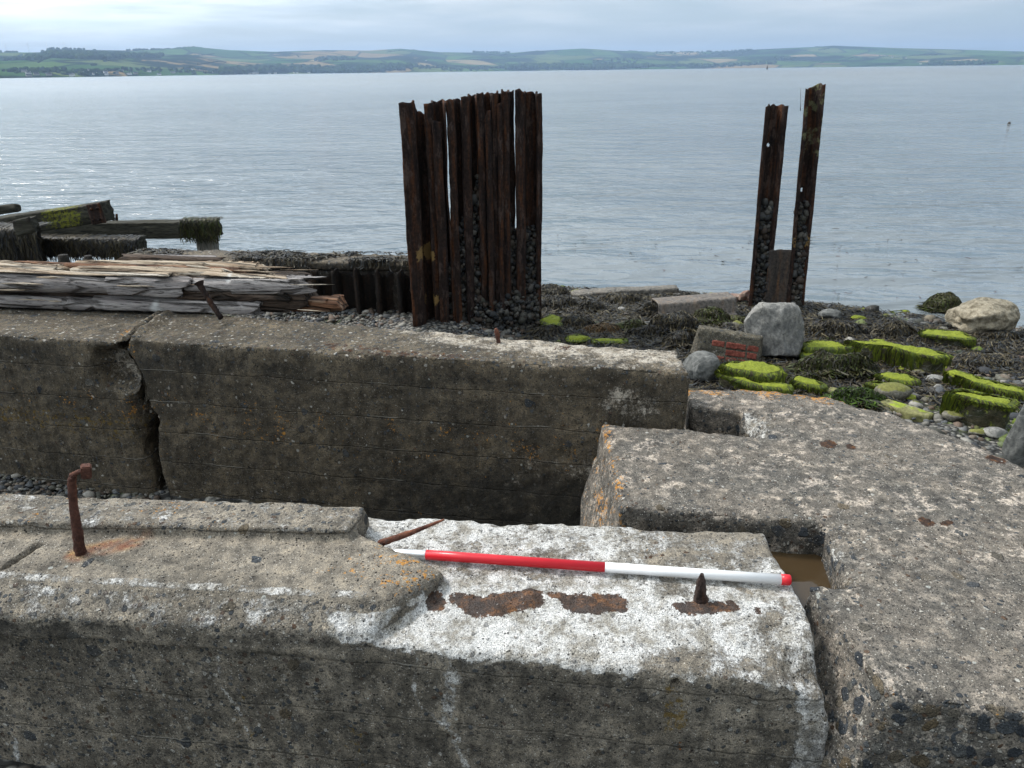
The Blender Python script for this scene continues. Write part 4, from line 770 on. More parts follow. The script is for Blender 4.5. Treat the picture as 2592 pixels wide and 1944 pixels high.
for i in range(58):
    px, py = (g.uniform(1400, 1900), g.uniform(745, 860)) if i < 22 else (g.uniform(2000, 2560), g.uniform(790, 1060))
    sz = g.uniform(16, 44)*(1 if py < 900 else 1.1)
    boulder(px, py, sz, sz*g.uniform(.35, .6), 'small rock half buried in the weed between the tall pile row and the brick block' if i < 22 else 'small weedy or green rock half buried in the shingle right of the grey boulder', (['rock_weed', 'rock_weed', 'boulder_dark', 'cobble_green'] if i < 22 else ['rock_weed', 'moss', 'moss', 'cobble_green'])[g.integers(0, 4)], 1000+i, .8, 10, 3, 'rock', .16, name='rock', group='small rocks strewn over the beach')
# brick block
bb = B(*z7(1800, 860)); s = np.dot(bb-CAM, fw)/F_PX
p00 = np.array(bb)+[-.05, 0, 0]; zt3 = bb[2]+.33
TL, TR, TRb, TLb = G(*z7(1510, 555), zt3+.06), G(*z7(2090, 660), zt3-.04), G(*z7(2135, 640), zt3-.02), G(*z7(1520, 528), zt3+.07)
BL, BR_ = TL+np.array([-.05, -.10, -.42]), TR+np.array([.0, -.10, -.40])
bk_ = empty('brick_block', bb, 'fallen block of red brickwork with a mortar top leaning by the boulder', 'brick block')
bm = bmesh.new(); up_ = np.array([0, .07, 0]); hull(bm, [TL, TR, TRb+up_, TLb+up_, BL, BR_, BR_+[.02, .3, 0], BL+[0, .3, 0]])
me, v, n, e = finish(bm, .012, 2, .006, .02, 701); att_pack(me, len(v), agg=.2, dark=.25, lichen=.1, olive=.2, white=.1); M['mortar'] = concrete('old_mortar', (.13, .115, .085), (.09, .08, .06), .1, 45.); link('mortar_block', me, M['mortar'], bk_)
t = T('red_brick'); n_ = t.noise(30., 6., .7); t.fin(t.mix(t.mr(n_, .35, .65), (.13, .035, .025), (.27, .085, .06)), .9, t.bump(n_, .8, .008), .2); M['brick'] = t.m; M['brick_dusty'] = stone('dusty_brick', (.16, .075, .055), (.30, .23, .185), 9.)
eu = (BR_-BL); Lw = np.linalg.norm(eu); eu = eu/Lw; ev = (TL-BL); Hh = np.linalg.norm(ev); ev = ev/Hh; nn = np.cross(eu, ev); g = np.random.default_rng(4)
bq = bmesh.new()
for r in range(4):
    u = -.03-.11*(r % 2)
    while u < Lw-.06:
        l_ = g.choice([.205, .205, .10]); a, b2 = max(u, .16), min(u+l_, Lw-.06)
        if b2-a > .06 and g.random() < .86:
            c0 = BL+eu*a+ev*(.02+r*.082); dep = .004+.008*g.random()
            hull(bq, [c0+nn*dep, c0+eu*(b2-a)+nn*dep, c0+eu*(b2-a)+ev*.062+nn*dep, c0+ev*.062+nn*dep, c0-nn*.03, c0+eu*(b2-a)-nn*.03, c0+eu*(b2-a)+ev*.062-nn*.03, c0+ev*.062-nn*.03])
        u += l_+.022
me = remesh(bq, .005); v = smooth_np(me, verts_of(me), 3); set_verts(me, v); v = v+norms_of(me)*(fbm(v, 30, 3, 5)*.004)[:, None]; set_verts(me, v); link('brick_face', me, M['brick'], bk_)
# beams lying on the beach
def beam_px(name, pts, conv, th, mat, label, cat, seed, vox=.02, cv=None):
    b = B(*conv(*np.mean(pts, 0))); ring = [G(*conv(*p), b[2]+th) for p in pts]; bm = bmesh.new(); prism(bm, ring, [(r[0], r[1], b[2]-.1) for r in ring])
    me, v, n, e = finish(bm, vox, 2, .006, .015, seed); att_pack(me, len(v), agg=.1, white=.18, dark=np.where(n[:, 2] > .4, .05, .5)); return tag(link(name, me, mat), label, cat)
M['palebeam'] = concrete('pale_beam', (.20, .18, .155), (.15, .14, .125), .05, 30.)
beam_px('concrete_beam', [(298, 208), (350, 192), (690, 166), (1300, 145), (1330, 178), (760, 205), (372, 240)], z7, .20, M['palebeam'], 'long pale concrete beam half buried in weed at the water edge', 'beam', 721)
beam_px('floating_plank', [(312, 72), (345, 63), (470, 68), (580, 100), (570, 125), (490, 118)], z7, .06, M['palebeam'], 'pale plank lying in the shallow water left of the long beam', 'plank', 722, .016)
px_slab('mossy_slab', [(1300, 150), (1480, 138), (1530, 158), (1440, 180), (1330, 185)], z7, .10, 'moss', 'green tip at the right end of the long pale beam', 'slab', 723, .02, .012, GS)
hb = B(*z7(1450, 380)); zt4 = hb[2]+.30; a_, b_ = G(*z7(1100, 300), zt4-.02), G(*z7(1815, 240), zt4+.02); hd = (b_-a_)/np.linalg.norm(b_-a_); hs = np.array([hd[1], -hd[0], 0]); hs = hs if hs[1] < 0 else -hs
prof = [(-.20, -.20), (-.16, .0), (.16, .0), (.20, -.20), (.26, -.21)]; ss = np.linspace(0, np.linalg.norm(b_-a_), 60); PP = polyline([(p, q, 0) for p, q in prof], 30)
v = np.array([a_+hd*s+hs*p+np.array([0, 0, q]) for s in ss for p, q, _ in PP]); v += np.stack([fbm(v, 6, 3, 31), fbm(v, 6, 3, 32), fbm(v, 6, 3, 33)], 1)*.007
ii = np.arange(60*30).reshape(60, 30); me = mesh_np(v, np.stack([ii[:-1, :-1], ii[:-1, 1:], ii[1:, 1:], ii[1:, :-1]], -1).reshape(-1, 4)); attr(me, 'm1', np.zeros((len(v), 4)))
M['greysteel'] = rust('weathered_grey_steel', (.12, .105, .09), (.19, .17, .15), (.26, .17, .10), .66)
o = tag(link('steel_pile', me, M['greysteel']), 'hollow grey steel pile lying on its side on the seaweed', 'sheet pile'); q_ = o.modifiers.new('s', 'SOLIDIFY'); q_.thickness = .016
rb = B(*z7(1890, 330)); bm = bmesh.new(); g = np.random.default_rng(8)
for i in range(7):
    c = rb+[g.uniform(-.18, .18), g.uniform(-.1, .1), .05+.06*(i//3)+.02*g.random()]; R3 = Matrix.Rotation(g.uniform(0, 3), 3, 'Z') @ Matrix.Rotation(g.uniform(-.4, .4), 3, 'X')
    hull(bm, [c+np.array(R3 @ Vector((sx*.1, sy*.05, sz*.033))) for sx in (-1, 1) for sy in (-1, 1) for sz in (-1, 1)])
me = remesh(bm, .012); v = smooth_np(me, verts_of(me), 2); set_verts(me, v); tag(link('brick_rubble', me, M['brick_dusty']), 'broken lump of red bricks at the left foot of the leaning pile pair', 'brick rubble')
# ------------------------------------------------------------------ rotten baulk on the wall
ax0 = np.array([-2.95, 3.86, zt2]); ax1 = D(695, 693, zt2)+[0, .03, 0]; lx = (ax1-ax0); LL = np.linalg.norm(lx); lx /= LL; ly = np.array([-lx[1], lx[0], 0]); LH, LD = .195, .30
loc = lambda s, d, h: ax0+lx*s+ly*d+np.array([0, 0, h])
lg = empty('timber_baulk', (ax0+ax1)/2, 'split rotten timber baulk bleached white and brown lying on the dark wall', 'timber')
def board(name, mat, s0, s1, d0, d1, h0, h1, seed, amp=.005, rag=(.03, .08), red=0., black=0., thin=.0):
    bm = bmesh.new(); hull(bm, [loc(s, d, h) for s in (s0, s1) for d, h in ((d0, h0+.006), (d0-.003, (h0+h1)/2), (d0+.004, h1-.004), (d0+.02, h1), (d1-.01, h1), (d1, h1-.01), (d1, h0), (d0+.01, h0))])
    me = remesh(bm, .0075); v = smooth_np(me, verts_of(me), 1); set_verts(me, v); n = norms_of(me); s = (v-ax0)@lx; d = (v-ax0)@ly; h = v[:, 2]-zt2
    q = np.stack([s*.8, d*26, h*26], 1); led = np.floor(fbm(np.stack([s*1.6, d*16, h*16], 1), 1., 2, seed)*3.2)/3.2
    o = fbm(q, 1., 3, seed+1)*amp*.8+led*amp*.8; v = v+n*o[:, None]
    v[:, 2] += .006*fbm(np.stack([s*2.2, 0*s, 0*s+seed], 1), 1., 2, seed+2)
    for ss, sg, rg in ((s0, 1, rag[0]), (s1, -1, rag[1])):
        w_ = sm(.22, .0, np.abs(s-ss)); v += lx*(sg*w_*rg*(.5+1.2*fbm(np.stack([0*s, d*9, h*16], 1), 1., 4, seed+3)).clip(0, 1.6))[:, None]
    bite = (fbm(np.stack([s*3.2, 0*s, 0*s+seed], 1), 1., 3, seed+4) > .42)*sm(.35, .0, np.minimum(h-h0, h1-h)/(h1-h0))*(n@ly < .3); v += ly*(bite*.022)[:, None]
    set_verts(me, v); a = np.zeros((len(v), 4)); a[:, 0] = red; a[:, 1] = black+.35*sm(.12, .0, np.abs(s-s1))
    for px, py, r_ in ((562, 708, .010), (562, 720, .010), (370, 785, .014), (368, 800, .018), (376, 807, .02)): a[:, 3] = np.maximum(a[:, 3], blob(v, V(px, py, 3.6), r_*2, (1, .12, 1)))
    attr(me, 'm1', a); return link(name, me, M[mat], lg)
board('core', 'log_dark', 0, LL-.10, .055, .27, .01, .17, 801, .008)
board('split_plank', 'log', 0, LL-.66, .0, .10, .088, .182, 811, .004, (.0, .10))
board('split_plank', 'log_warm', 0, LL-.70, .015, .075, .182, .196, 813, .004, (.0, .10), .12)
board('split_plank', 'log', LL-.72, LL+.0, .025, .12, .105, .180, 815, .005, (.05, .16), .28, .1)
board('split_plank', 'log_warm', LL-.66, LL-.10, .045, .11, .178, .192, 817, .004, (.04, .10), .2)
board('split_plank', 'log', 0, LL-1.15, .012, .10, .006, .066, 819, .006, (.0, .12), .30)
board('split_plank', 'log', LL-1.22, LL-.32, .004, .10, .002, .070, 821, .007, (.06, .10), .16)
board('split_plank', 'log_dark', LL-.80, LL-.12, .03, .12, .060, .108, 823, .009, (.05, .16), 0, .2)
board('split_plank', 'log_red', LL-.26, LL+.07, .075, .17, .004, .066, 825, .005, (.04, .02), .2)
board('split_plank', 'log_warm', .0, .75, .08, .15, .170, .212, 827, .005, (.0, .10), .35)
board('split_plank', 'log_warm', .62, LL-.42, .09, .16, .172, .206, 829, .005, (.08, .10), .14)
board('split_plank', 'log_red', .2, LL-.40, .16, .205, .17, .206, 831, .006, (.1, .1), .2)
board('split_plank', 'log_warm', .5, LL-.22, .205, .25, .17, .212, 833, .005, (.1, .12), .2)
board('split_plank', 'log_dark', .85, LL-.58, .25, .31, .15, .226, 835, .006, (.1, .1), .25)
board('split_plank', 'log', 1.0, LL-.62, .285, .32, .19, .232, 837, .004, (.1, .1), .3)
me = tube(polyline([V(503, 715, 3.57), V(520, 745, 3.55), V(540, 775, 3.53), V(560, 806, 3.50)], 26), np.interp(np.linspace(0, 1, 26), [0, .08, .2, 1], [.022, .016, .013, .012]), 10, .12, 6); tag(link('drift_bolt', zatt(me), M['rust'], lg), 'rusty drift bolt slanting down the face')
g = np.random.default_rng(14)                            # loose splinters
vv, ff = [], []
for i in range(24):
    s = g.uniform(.2, LL-.1); hh, dd_ = (g.uniform(.18, .21), g.uniform(.02, .22)) if g.random() < .55 else (g.uniform(.03, .18), -.006-.012*g.random())
    l_ = g.uniform(.05, .28); w_ = g.uniform(.003, .010); a0 = loc(s, dd_, hh); a1 = loc(s+l_, dd_-g.uniform(-.01, .015), hh+g.normal(0, .006)); k = len(vv)
    nrm = np.array([0, 0, 1.])*w_*.5; sd_ = ly*w_
    for p_, sc in ((a0, .3), ((a0+a1)/2, 1.), (a1, .1)): vv += [p_-sd_*sc-nrm*sc, p_+sd_*sc-nrm*sc, p_+sd_*sc+nrm*sc, p_-sd_*sc+nrm*sc]
    for r in (0, 4): ff += [(k+r+j, k+r+(j+1) % 4, k+r+4+(j+1) % 4, k+r+4+j) for j in range(4)]
me = mesh_np(vv, ff); attr(me, 'm1', np.zeros((len(vv), 4))); tag(link('splinters', me, M['log_warm'], lg), kind='stuff')
# ------------------------------------------------------------------ wrecked timber staging at the left
def timber(bm, a, b, w_, h):
    a, b = np.array(a), np.array(b); d = (b-a)/np.linalg.norm(b-a); sd_ = np.cross(d, [0, 0, 1]); sd_ /= np.linalg.norm(sd_); u = np.cross(sd_, d)
    hull(bm, [p_+sd_*w_/2*i+u*h/2*j for p_ in (a, b) for i in (-1, 1) for j in (-1, 1)])
def beam_mesh(a, b, w_, h, seed, vox=.018, ero=.02, green=0., weed=0.):
    bm = bmesh.new(); timber(bm, a, b, w_, h); me = remesh(bm, vox); v = smooth_np(me, verts_of(me), 1); set_verts(me, v); n = norms_of(me)
    d = (np.array(b)-np.array(a)); d /= np.linalg.norm(d); s = (v-np.array(a))@d; q = v*9; q = q-np.outer(q@d, d)*.88
    v = v+n*(fbm(q, 1.3, 4, seed)*ero)[:, None]; set_verts(me, v); aa = np.zeros((len(v), 4)); aa[:, 2] = green; aa[:, 1] = weed; attr(me, 'm1', aa); return me
YT = 12.6
tr = empty('timber_trestle', DV(330, 560, YT), 'dark timber trestle beam on grey posts standing in the water', 'timber')
tb0, tb1 = DV(40, 497, YT+.5)+[0, 0, -.02], DV(470, 493, YT); me = beam_mesh(tb0, tb1, .30, .27, 901, green=.12); link('beam', me, M['beam'], tr)
for (x0, y0, x1, y1, yy) in ((447, 508, 460, 600, YT), (265, 505, 268, 600, YT+.2)):
    me = beam_mesh(DV(x0, y0, yy), DV(x1-4, y1, yy)+[0, 0, -.9], .27, .27, 903, ero=.012); link('post', me, M['post'], tr)
for px in (245, 252): link('bolt', zatt(tube([DV(px, 476, YT), DV(px, 462, YT)], [.022, .018], 8, .1)), M['rust'], tr)
def hang(box_c, ax_, L_, n_, seed, hh, top, fr=.16, pal=WEED, dim=.8, name='hanging_weed', parent=None, ln=.3):
    g = np.random.default_rng(seed); s_ = g.random(n_)*L_; p = np.array([np.array(box_c)+np.array(ax_)*q for q in s_]); seg_ = 5; P5 = []
    off = g.uniform(-fr, fr, n_); tops = top+g.uniform(-.01, .03, n_); fall = g.uniform(.3, 1, n_)*ln
    for k in range(seg_+1):
        f = k/seg_; y = np.where(f < .35, off*(1-f/.35)-fr*(f/.35), -fr-.02-.02*g.random(n_)); z = tops+.015*np.sin(3*f)-np.maximum(f-.3, 0)*fall/.7
        P5.append(np.column_stack([p[:, 0]+g.normal(0, .012, n_)+.04*f*g.normal(0, 1, n_), p[:, 1]+y, z+p[:, 2]]))
    P5 = np.stack(P5, 1); w_ = .016*g.uniform(.6, 1.6, n_)[:, None]*np.array([1, 1, 1, .9, .7, .3])[None]
    a = P5.copy(); b = P5.copy(); a[..., 0] -= w_/2; b[..., 0] += w_/2; b[..., 1] += g.normal(0, .006, (n_, 1)); v = np.stack([a, b], 2).reshape(-1, 3)
    q = np.array([[2*k, 2*k+1, 2*k+3, 2*k+2] for k in range(seg_)]); f = (q[None]+(np.arange(n_)*12)[:, None, None]).reshape(-1, 4); me = mesh_np(v, f)
    c = pal[g.integers(0, len(pal), n_)]*g.uniform(.6, 1.5, (n_, 1))*dim; attr(me, 'col', np.concatenate([np.repeat(c, 12, 0), np.ones((n_*12, 1))], 1)); return tag(link(name, me, M['weed'], parent), kind='stuff')
hang(DV(400, 493, YT), (1, 0, 0), DV(480, 493, YT)[0]-DV(400, 493, YT)[0], 420, 41, .3, .14, .16, OL, .7, 'seaweed', tr, .38)
dg_ = empty('fallen_beam', DV(110, 470, 12.), 'dark squared beam with yellow growth and a bolted end plate sloping up to the right', 'timber')
d0, d1 = DV(-60, 500, 12.2)+[0, -.0, 0], DV(232, 456, 11.9); me = beam_mesh(d0, d1, .30, .29, 911)
v = verts_of(me); a = np.zeros((len(v), 4)); a[:, 2] = .48*blob(v, DV(125, 470, 11.75), .5, (.8, .3, 1.3))+.14; me.attributes['m1'].data.foreach_set('color', a.astype(np.float32).ravel()); link('beam', me, M['beam'], dg_)
dd_ = (d1-d0)/np.linalg.norm(d1-d0); bm = bmesh.new(); timber(bm, d1-dd_*.22+[0, -.165, 0], d1+dd_*.02+[0, -.165, 0], .03, .30); me = remesh(bm, .012); link('end_plate', zatt(me), M['rust'], dg_)
for ix in (-.15, -.05):
    for iz in (-.08, .08): link('bolt', zatt(tube([d1+dd_*ix+[0, -.175, iz], d1+dd_*ix+[0, -.215, iz]], [.022, .02], 6)), M['rust'], dg_)
lb = empty('weedy_beam', DV(180, 532, 11.6), 'lower beam hung with black seaweed, broken at its right end', 'timber')
l0, l1 = DV(-40, 528, 11.8), DV(308, 534, 11.5); me = beam_mesh(l0, l1, .30, .27, 921, ero=.035, weed=.35, green=.1); link('beam', me, M['beam'], lb)
hang(l0, (l1-l0)/np.linalg.norm(l1-l0), np.linalg.norm(l1-l0), 1500, 43, .3, .13, .17, WEED, .75, 'seaweed', lb, .36)
link('stub', beam_mesh(l1+[-.25, -.05, .05], l1+[.35, .0, -.22], .12, .10, 922, ero=.03, weed=.3), M['beam'], lb)
ps = empty('weedy_post', DV(35, 600, 11.3), 'thick black weed covered post under the crossing beams', 'timber')
me = beam_mesh(DV(35, 490, 11.3), DV(40, 600, 11.3)+[0, 0, -.6], .46, .42, 931, ero=.05, weed=.8); link('post', me, M['beam'], ps)
hang(DV(-25, 505, 11.25), (1, 0, 0), .85, 600, 45, .3, .1, .26, WEED, .6, 'seaweed', ps, .75)
link('bracket', zatt(beam_mesh(DV(62, 478, 11.1), DV(62, 520, 11.1), .28, .12, 933, ero=.02)) if False else beam_mesh(DV(40, 492, 11.05), DV(78, 484, 11.05), .2, .22, 933, ero=.03, weed=.5), M['beam'], ps)
tag(link('timber_scrap', beam_mesh(DV(-40, 458, 14.), DV(38, 449, 14.), .16, .10, 941, ero=.05, weed=.4), M['beam']), 'weedy broken timber sticking out at the left edge beyond the beams', 'timber')
boulder(45*1.1718, 690, 110, 60, 'weathered stone behind the left end of the rotten baulk', 'barnacle', 951, .7, 5, 4)
for i, (px, py) in enumerate(((162, 665), (224, 662))):
    c = V(px, py, 9.7); hgt = .20-.05*i; me = tube([c+[0, 0, -.8], c+[0, 0, -.05], c+[.01, 0, hgt*.5]], [.07, .075, .05], 9, .15, 3+i); attr(me, 'm1', np.tile([0, .8, 0, 0], (len(me.vertices), 1)))
    tag(link('weedy_stump', me, M['beam']), ['black weedy stump showing above the middle of the baulk', 'shorter weedy stump right of the black one above the baulk'][i], 'stump')
# debris floating in the shallows
g = np.random.default_rng(55); n_ = 150; p = np.stack([g.uniform(-1., 9, n_), g.uniform(10.2, 17, n_)], 1); ok = (zbeach(p[:, 0], p[:, 1]) < -2.0); p = p[ok]; cl_ = fbm(np.column_stack([p, 0*p[:, 0]]), .7, 2, 9) > -.05; p = p[cl_]
me = strands(p, g.normal(0, 1, p.shape), lambda x, y: np.full(len(x), -1.994), .12, .012, 5, np.array([(.05, .02, .015), (.03, .02, .012)]), 57, .006); tag(link('floating_weed', me, M['weed']), 'scraps of red and brown weed floating in the shallows', 'seaweed', kind='stuff')
HAZE = 9.5e-5
# ------------------------------------------------------------------ the loch
t = T('sea_water')
P1 = t.scale(t.P, (1., 1.9, 1.)); 
w1 = t.noise(2.3, 3., .55, t.n('ShaderNodeMapping', {0: t.P, 2: (0, 0, .35), 3: (.75, 1.5, 1.)}).outputs[0], .6)
w2 = t.noise(.55, 3., .5, t.n('ShaderNodeMapping', {0: t.P, 2: (0, 0, .2), 3: (.6, 1.3, 1.)}).outputs[0], .3)
w3 = t.noise(.05, 4., .55, P1)
yy = t.sep(t.P)[1]
calm = t.mr(yy, 11., 24., .35, 1.)
h = t.math('ADD', t.mul(w1, t.mul(calm, .12)), t.mul(w2, .42)); 
nb = t.n('ShaderNodeBump', {'Strength': 1., 'Distance': 1., 'Height': h}).outputs[0]
dk_ = t.mr(w3, .4, .6)
t.fin(t.mix(dk_, (.135, .155, .165), (.17, .19, .198)), t.mr(yy, 12., 400., .09, .22), nb, .5, IOR=1.40)
ys = np.concatenate([np.linspace(9.2, 40, 40), np.geomspace(41, 12000, 60)]); n_ = 81
us = np.linspace(-1, 1, n_); X = us[None]*(25+ys[:, None]*1.3); Y = ys[:, None]+0*X
v = np.stack([X, Y, np.full_like(X, -2.0)], -1).reshape(-1, 3); ii = np.arange(len(ys)*n_).reshape(len(ys), n_)
tag(link('sea', mesh_np(v, np.stack([ii[:-1, :-1], ii[:-1, 1:], ii[1:, 1:], ii[1:, :-1]], -1).reshape(-1, 4)), t.m, None, True), kind='structure')
# ------------------------------------------------------------------ far shore
SKY = [(0, 143), (118, 141), (141, 134), (217, 135), (330, 136.5), (411, 135), (488, 129), (511, 130), (588, 136), (705, 139), (823, 135), (940, 136), (1017, 132), (1117, 139), (1292, 140), (1350, 136), (1474, 131), (1556, 136), (1668, 138.5), (1821, 136), (1950, 130), (1997, 128), (2056, 126), (2103, 123), (2203, 126), (2268, 128), (2409, 130.5), (2592, 135)]
sx_, sy_ = np.array(SKY, float).T
def az_of(px): d = ray(px, 178.5-(px-1296)*.01222); return math.atan2(d[0], d[1])
azs = np.array([az_of(x) for x in sx_]); els = np.array([(178.5-(x-1296)*.01222-y)/F_PX*math.cos(azs[i]) for i, (x, y) in enumerate(SKY)])
el_f = lambda a: np.interp(a, azs, els)
rs_f = lambda a: np.interp(a, [-.75, az_of(0), az_of(300), az_of(650), az_of(1296), az_of(1800), az_of(2592), .75], [1900, 2300, 2800, 4200, 5600, 6300, 6000, 5800])
def hill(a, r):
    rs = rs_f(a); rr = rs+np.interp(a, [-.6, -.2, .6], [3600, 2800, 2600]); tt = (r-rs)/(rr-rs); q = np.stack([np.sin(a)*r, np.cos(a)*r, 0*r], -1).reshape(-1, 3)
    R_ = el_f(a)*rr; up_ = np.clip(tt, 0, 1); prof = .12*sm(0, .10, up_)+.40*sm(.05, .55, up_)+.48*sm(.5, 1., up_)
    nz_ = fbm(q, 1/900., 3, 71).reshape(r.shape)*.14*sm(0, .3, up_)*sm(1., .75, up_)
    h = R_*(prof+nz_)*np.where(tt > 1, np.clip(1-(tt-1)*1.2, 0, 1), 1)
    return np.where(tt < 0, -6., h-1.5)
na, nr = 460, 110; A = np.linspace(-.72, .72, na); U = np.linspace(-.02, 1.35, nr)
AA, UU = np.meshgrid(A, U); RR = rs_f(AA)+UU*3300; Z = hill(AA, RR); v = np.stack([np.sin(AA)*RR, np.cos(AA)*RR, Z], -1).reshape(-1, 3)
ii = np.arange(na*nr).reshape(nr, na); me = mesh_np(v, np.stack([ii[:-1, :-1], ii[:-1, 1:], ii[1:, 1:], ii[1:, :-1]], -1).reshape(-1, 4))
t = T('farmland'); Pm = t.n('ShaderNodeMapping', {0: t.P, 2: (0, 0, .4), 3: (.0030, .0021, 0.)}).outputs[0]
vd = t.n('ShaderNodeTexVoronoi', {'Vector': Pm, 'Scale': 1.}); cs = t.n('ShaderNodeSeparateColor', {0: vd.outputs['Color']}).outputs
ve = t.n('ShaderNodeTexVoronoi', {'Vector': Pm, 'Scale': 1.}, feature='DISTANCE_TO_EDGE').outputs['Distance']
col = t.ramp(cs[0], [(0, (.055, .135, .022)), (.2, (.10, .19, .035)), (.40, (.06, .125, .03)), (.55, (.155, .20, .06)), (.70, (.34, .245, .115)), (.80, (.10, .17, .035)), (.92, (.40, .31, .16))], 'CONSTANT')
col = t.mix(t.mr(ve, .035, .02), col, (.018, .035, .012))
col = t.mix(t.mr(t.noise(.0016, 5., .6), .52, .55), col, (.016, .030, .014))
col = t.mix(1., col, t.ramp(t.noise(.01, 4.), [(.3, (.8, .8, .8)), (.7, (1.2, 1.2, 1.2))]), 'MULTIPLY')
col = t.mix(1., col, (.62, .62, .62), 'MULTIPLY'); t.fin(col, 1., None, .0); tag(link('hills', me, t.m), kind='structure')
# woods, hedges and shore trees (far masses)
g = np.random.default_rng(91); pos = []
def at_px(px, u): a = az_of(px); return a, rs_f(np.array(a))+u*3300
def belt(x0, x1, u0, u1, n, h0, h1):
    for _ in range(n):
        px = g.uniform(x0, x1); u = g.uniform(u0, u1)+.02*math.sin(px*.02); a, r = at_px(px, u); pos.append((a, r, g.uniform(h0, h1)))
belt(560, 1040, .02, .09, 700, 12, 24); belt(0, 560, .04, .10, 150, 6, 11); belt(80, 420, .38, .60, 800, 12, 20); belt(100, 330, .60, .72, 260, 10, 16); belt(20, 200, .42, .5, 90, 8, 14)
belt(1280, 1640, .02, .10, 620, 14, 28); belt(1630, 1960, .05, .12, 220, 10, 20); belt(1500, 1620, .22, .3, 60, 10, 18); belt(1960, 2010, .2, .26, 40, 14, 24); belt(2350, 2520, .03, .07, 160, 14, 24); belt(1050, 1292, .04, .12, 120, 8, 15)
belt(1900, 2260, .86, .97, 300, 8, 14); belt(410, 520, .97, 1.02, 80, 10, 18); belt(120, 230, .97, 1.02, 40, 8, 12); belt(0, 60, .97, 1.02, 20, 8, 14); belt(1200, 1290, .8, .9, 80, 10, 18); belt(1350, 1385, .96, 1.0, 40, 10, 18); belt(330, 420, .9, .98, 40, 8, 12); belt(1660, 1900, .6, .8, 120, 8, 14); belt(800, 900, .3, .5, 60, 10, 16)
for _ in range(46):                                        # hedgerows
    px = g.uniform(0, 2560); u = g.uniform(.12, .95); dx = g.uniform(-90, 90); du = g.uniform(-.10, .10)
    for q in np.linspace(0, 1, 24): a, r = at_px(px+dx*q, u+du*q); pos.append((a, r, g.uniform(4, 8)))
pos = np.array(pos); hz_ = hill(pos[:, 0], pos[:, 1]); k = hz_ > -1.4; pos = pos[k]; hz_ = hz_[k]
c = np.stack([np.sin(pos[:, 0])*pos[:, 1], np.cos(pos[:, 0])*pos[:, 1], hz_+pos[:, 2]*.38], 1)
me = pebbles(c, pos[:, 2]*.75, 2, (.7, .95), np.array([(.022, .042, .016), (.030, .052, .018), (.018, .034, .016), (.04, .06, .022)]), 1., 93); M['woods'] = vcol('far_trees', 1., 0., .3, .2)
tag(link('woodland', me, M['woods']), 'dark woods and hedges along the far shore', 'woodland', kind='stuff')
# village houses
M['harl'] = plain('white_harling', (.72, .71, .68), .9, .1); M['slate'] = plain('slate_roof', (.07, .07, .08), .8, .2); M['grey'] = plain('grey_harling', (.32, .30, .27), .9, .1)
def house_mesh(wall, L_, D_, H_):
    b = bmesh.new(); x, y = L_/2, D_/2
    W = [b.verts.new(p) for p in ((-x, -y, 0), (x, -y, 0), (x, y, 0), (-x, y, 0), (-x, -y, H_), (x, -y, H_), (x, y, H_), (-x, y, H_))]; R1, R2 = b.verts.new((-x, 0, H_*1.75)), b.verts.new((x, 0, H_*1.75))
    for f in ((0, 1, 5, 4), (1, 2, 6, 5), (2, 3, 7, 6), (3, 0, 4, 7)): b.faces.new([W[i] for i in f])
    b.faces.new((W[4], R1, W[7])); b.faces.new((W[5], W[6], R2)); f1 = b.faces.new((W[4], W[5], R2, R1)); f2 = b.faces.new((W[7], R1, R2, W[6])); f1.material_index = f2.material_index = 1
    ch = bmesh.ops.create_cube(b, size=1.)['verts']; bmesh.ops.scale(b, vec=(1, 1, 2.4), verts=ch); bmesh.ops.translate(b, vec=(x-.6, 0, H_*1.75), verts=ch)
    me = bpy.data.meshes.new('house'); b.to_mesh(me); b.free(); me.materials.append(wall); me.materials.append(M['slate']); return me
hm = [house_mesh(M['harl'], 13, 7, 4.2), house_mesh(M['harl'], 9, 7, 5.2), house_mesh(M['grey'], 14, 7, 4.4)]
HG = 'houses of the village on the far shore'
first = None
def house(px, u, k, lab):
    a, r = at_px(px, u); a = float(a); r = float(r); o = bpy.data.objects.new('house', hm[k]); COL.objects.link(o); o.location = (math.sin(a)*r, math.cos(a)*r, float(hill(np.array([a]), np.array([r]))[0])-.3); o.rotation_euler.z = -a+g.uniform(-.5, .5)
    tag(o, lab, 'house', HG)
for i in range(40):
    px = g.uniform(60, 560) if i < 24 else g.uniform(560, 880)
    k = [0, 1, 2, 2][g.integers(0, 4)] if i < 24 else g.integers(0, 2)
    house(px, g.uniform(.015, .075) if i < 24 else g.uniform(.008, .025), k, 'small house under a slate roof in the village on the far shore')
for px, u, lab in ((1080, .30, 'lone white farmhouse on the green slope above the far trees'), (2255, .30, 'white farm cottage right of the hilltop monument slope'), (2290, .26, 'white cottage nearest the dark wood at the right of the far shore'), (2330, .05, 'white cottage left of the dark wood on the right shore'), (1890, .12, 'white house among trees right of the leaning piles on the far shore')): house(px, u, 0, lab)
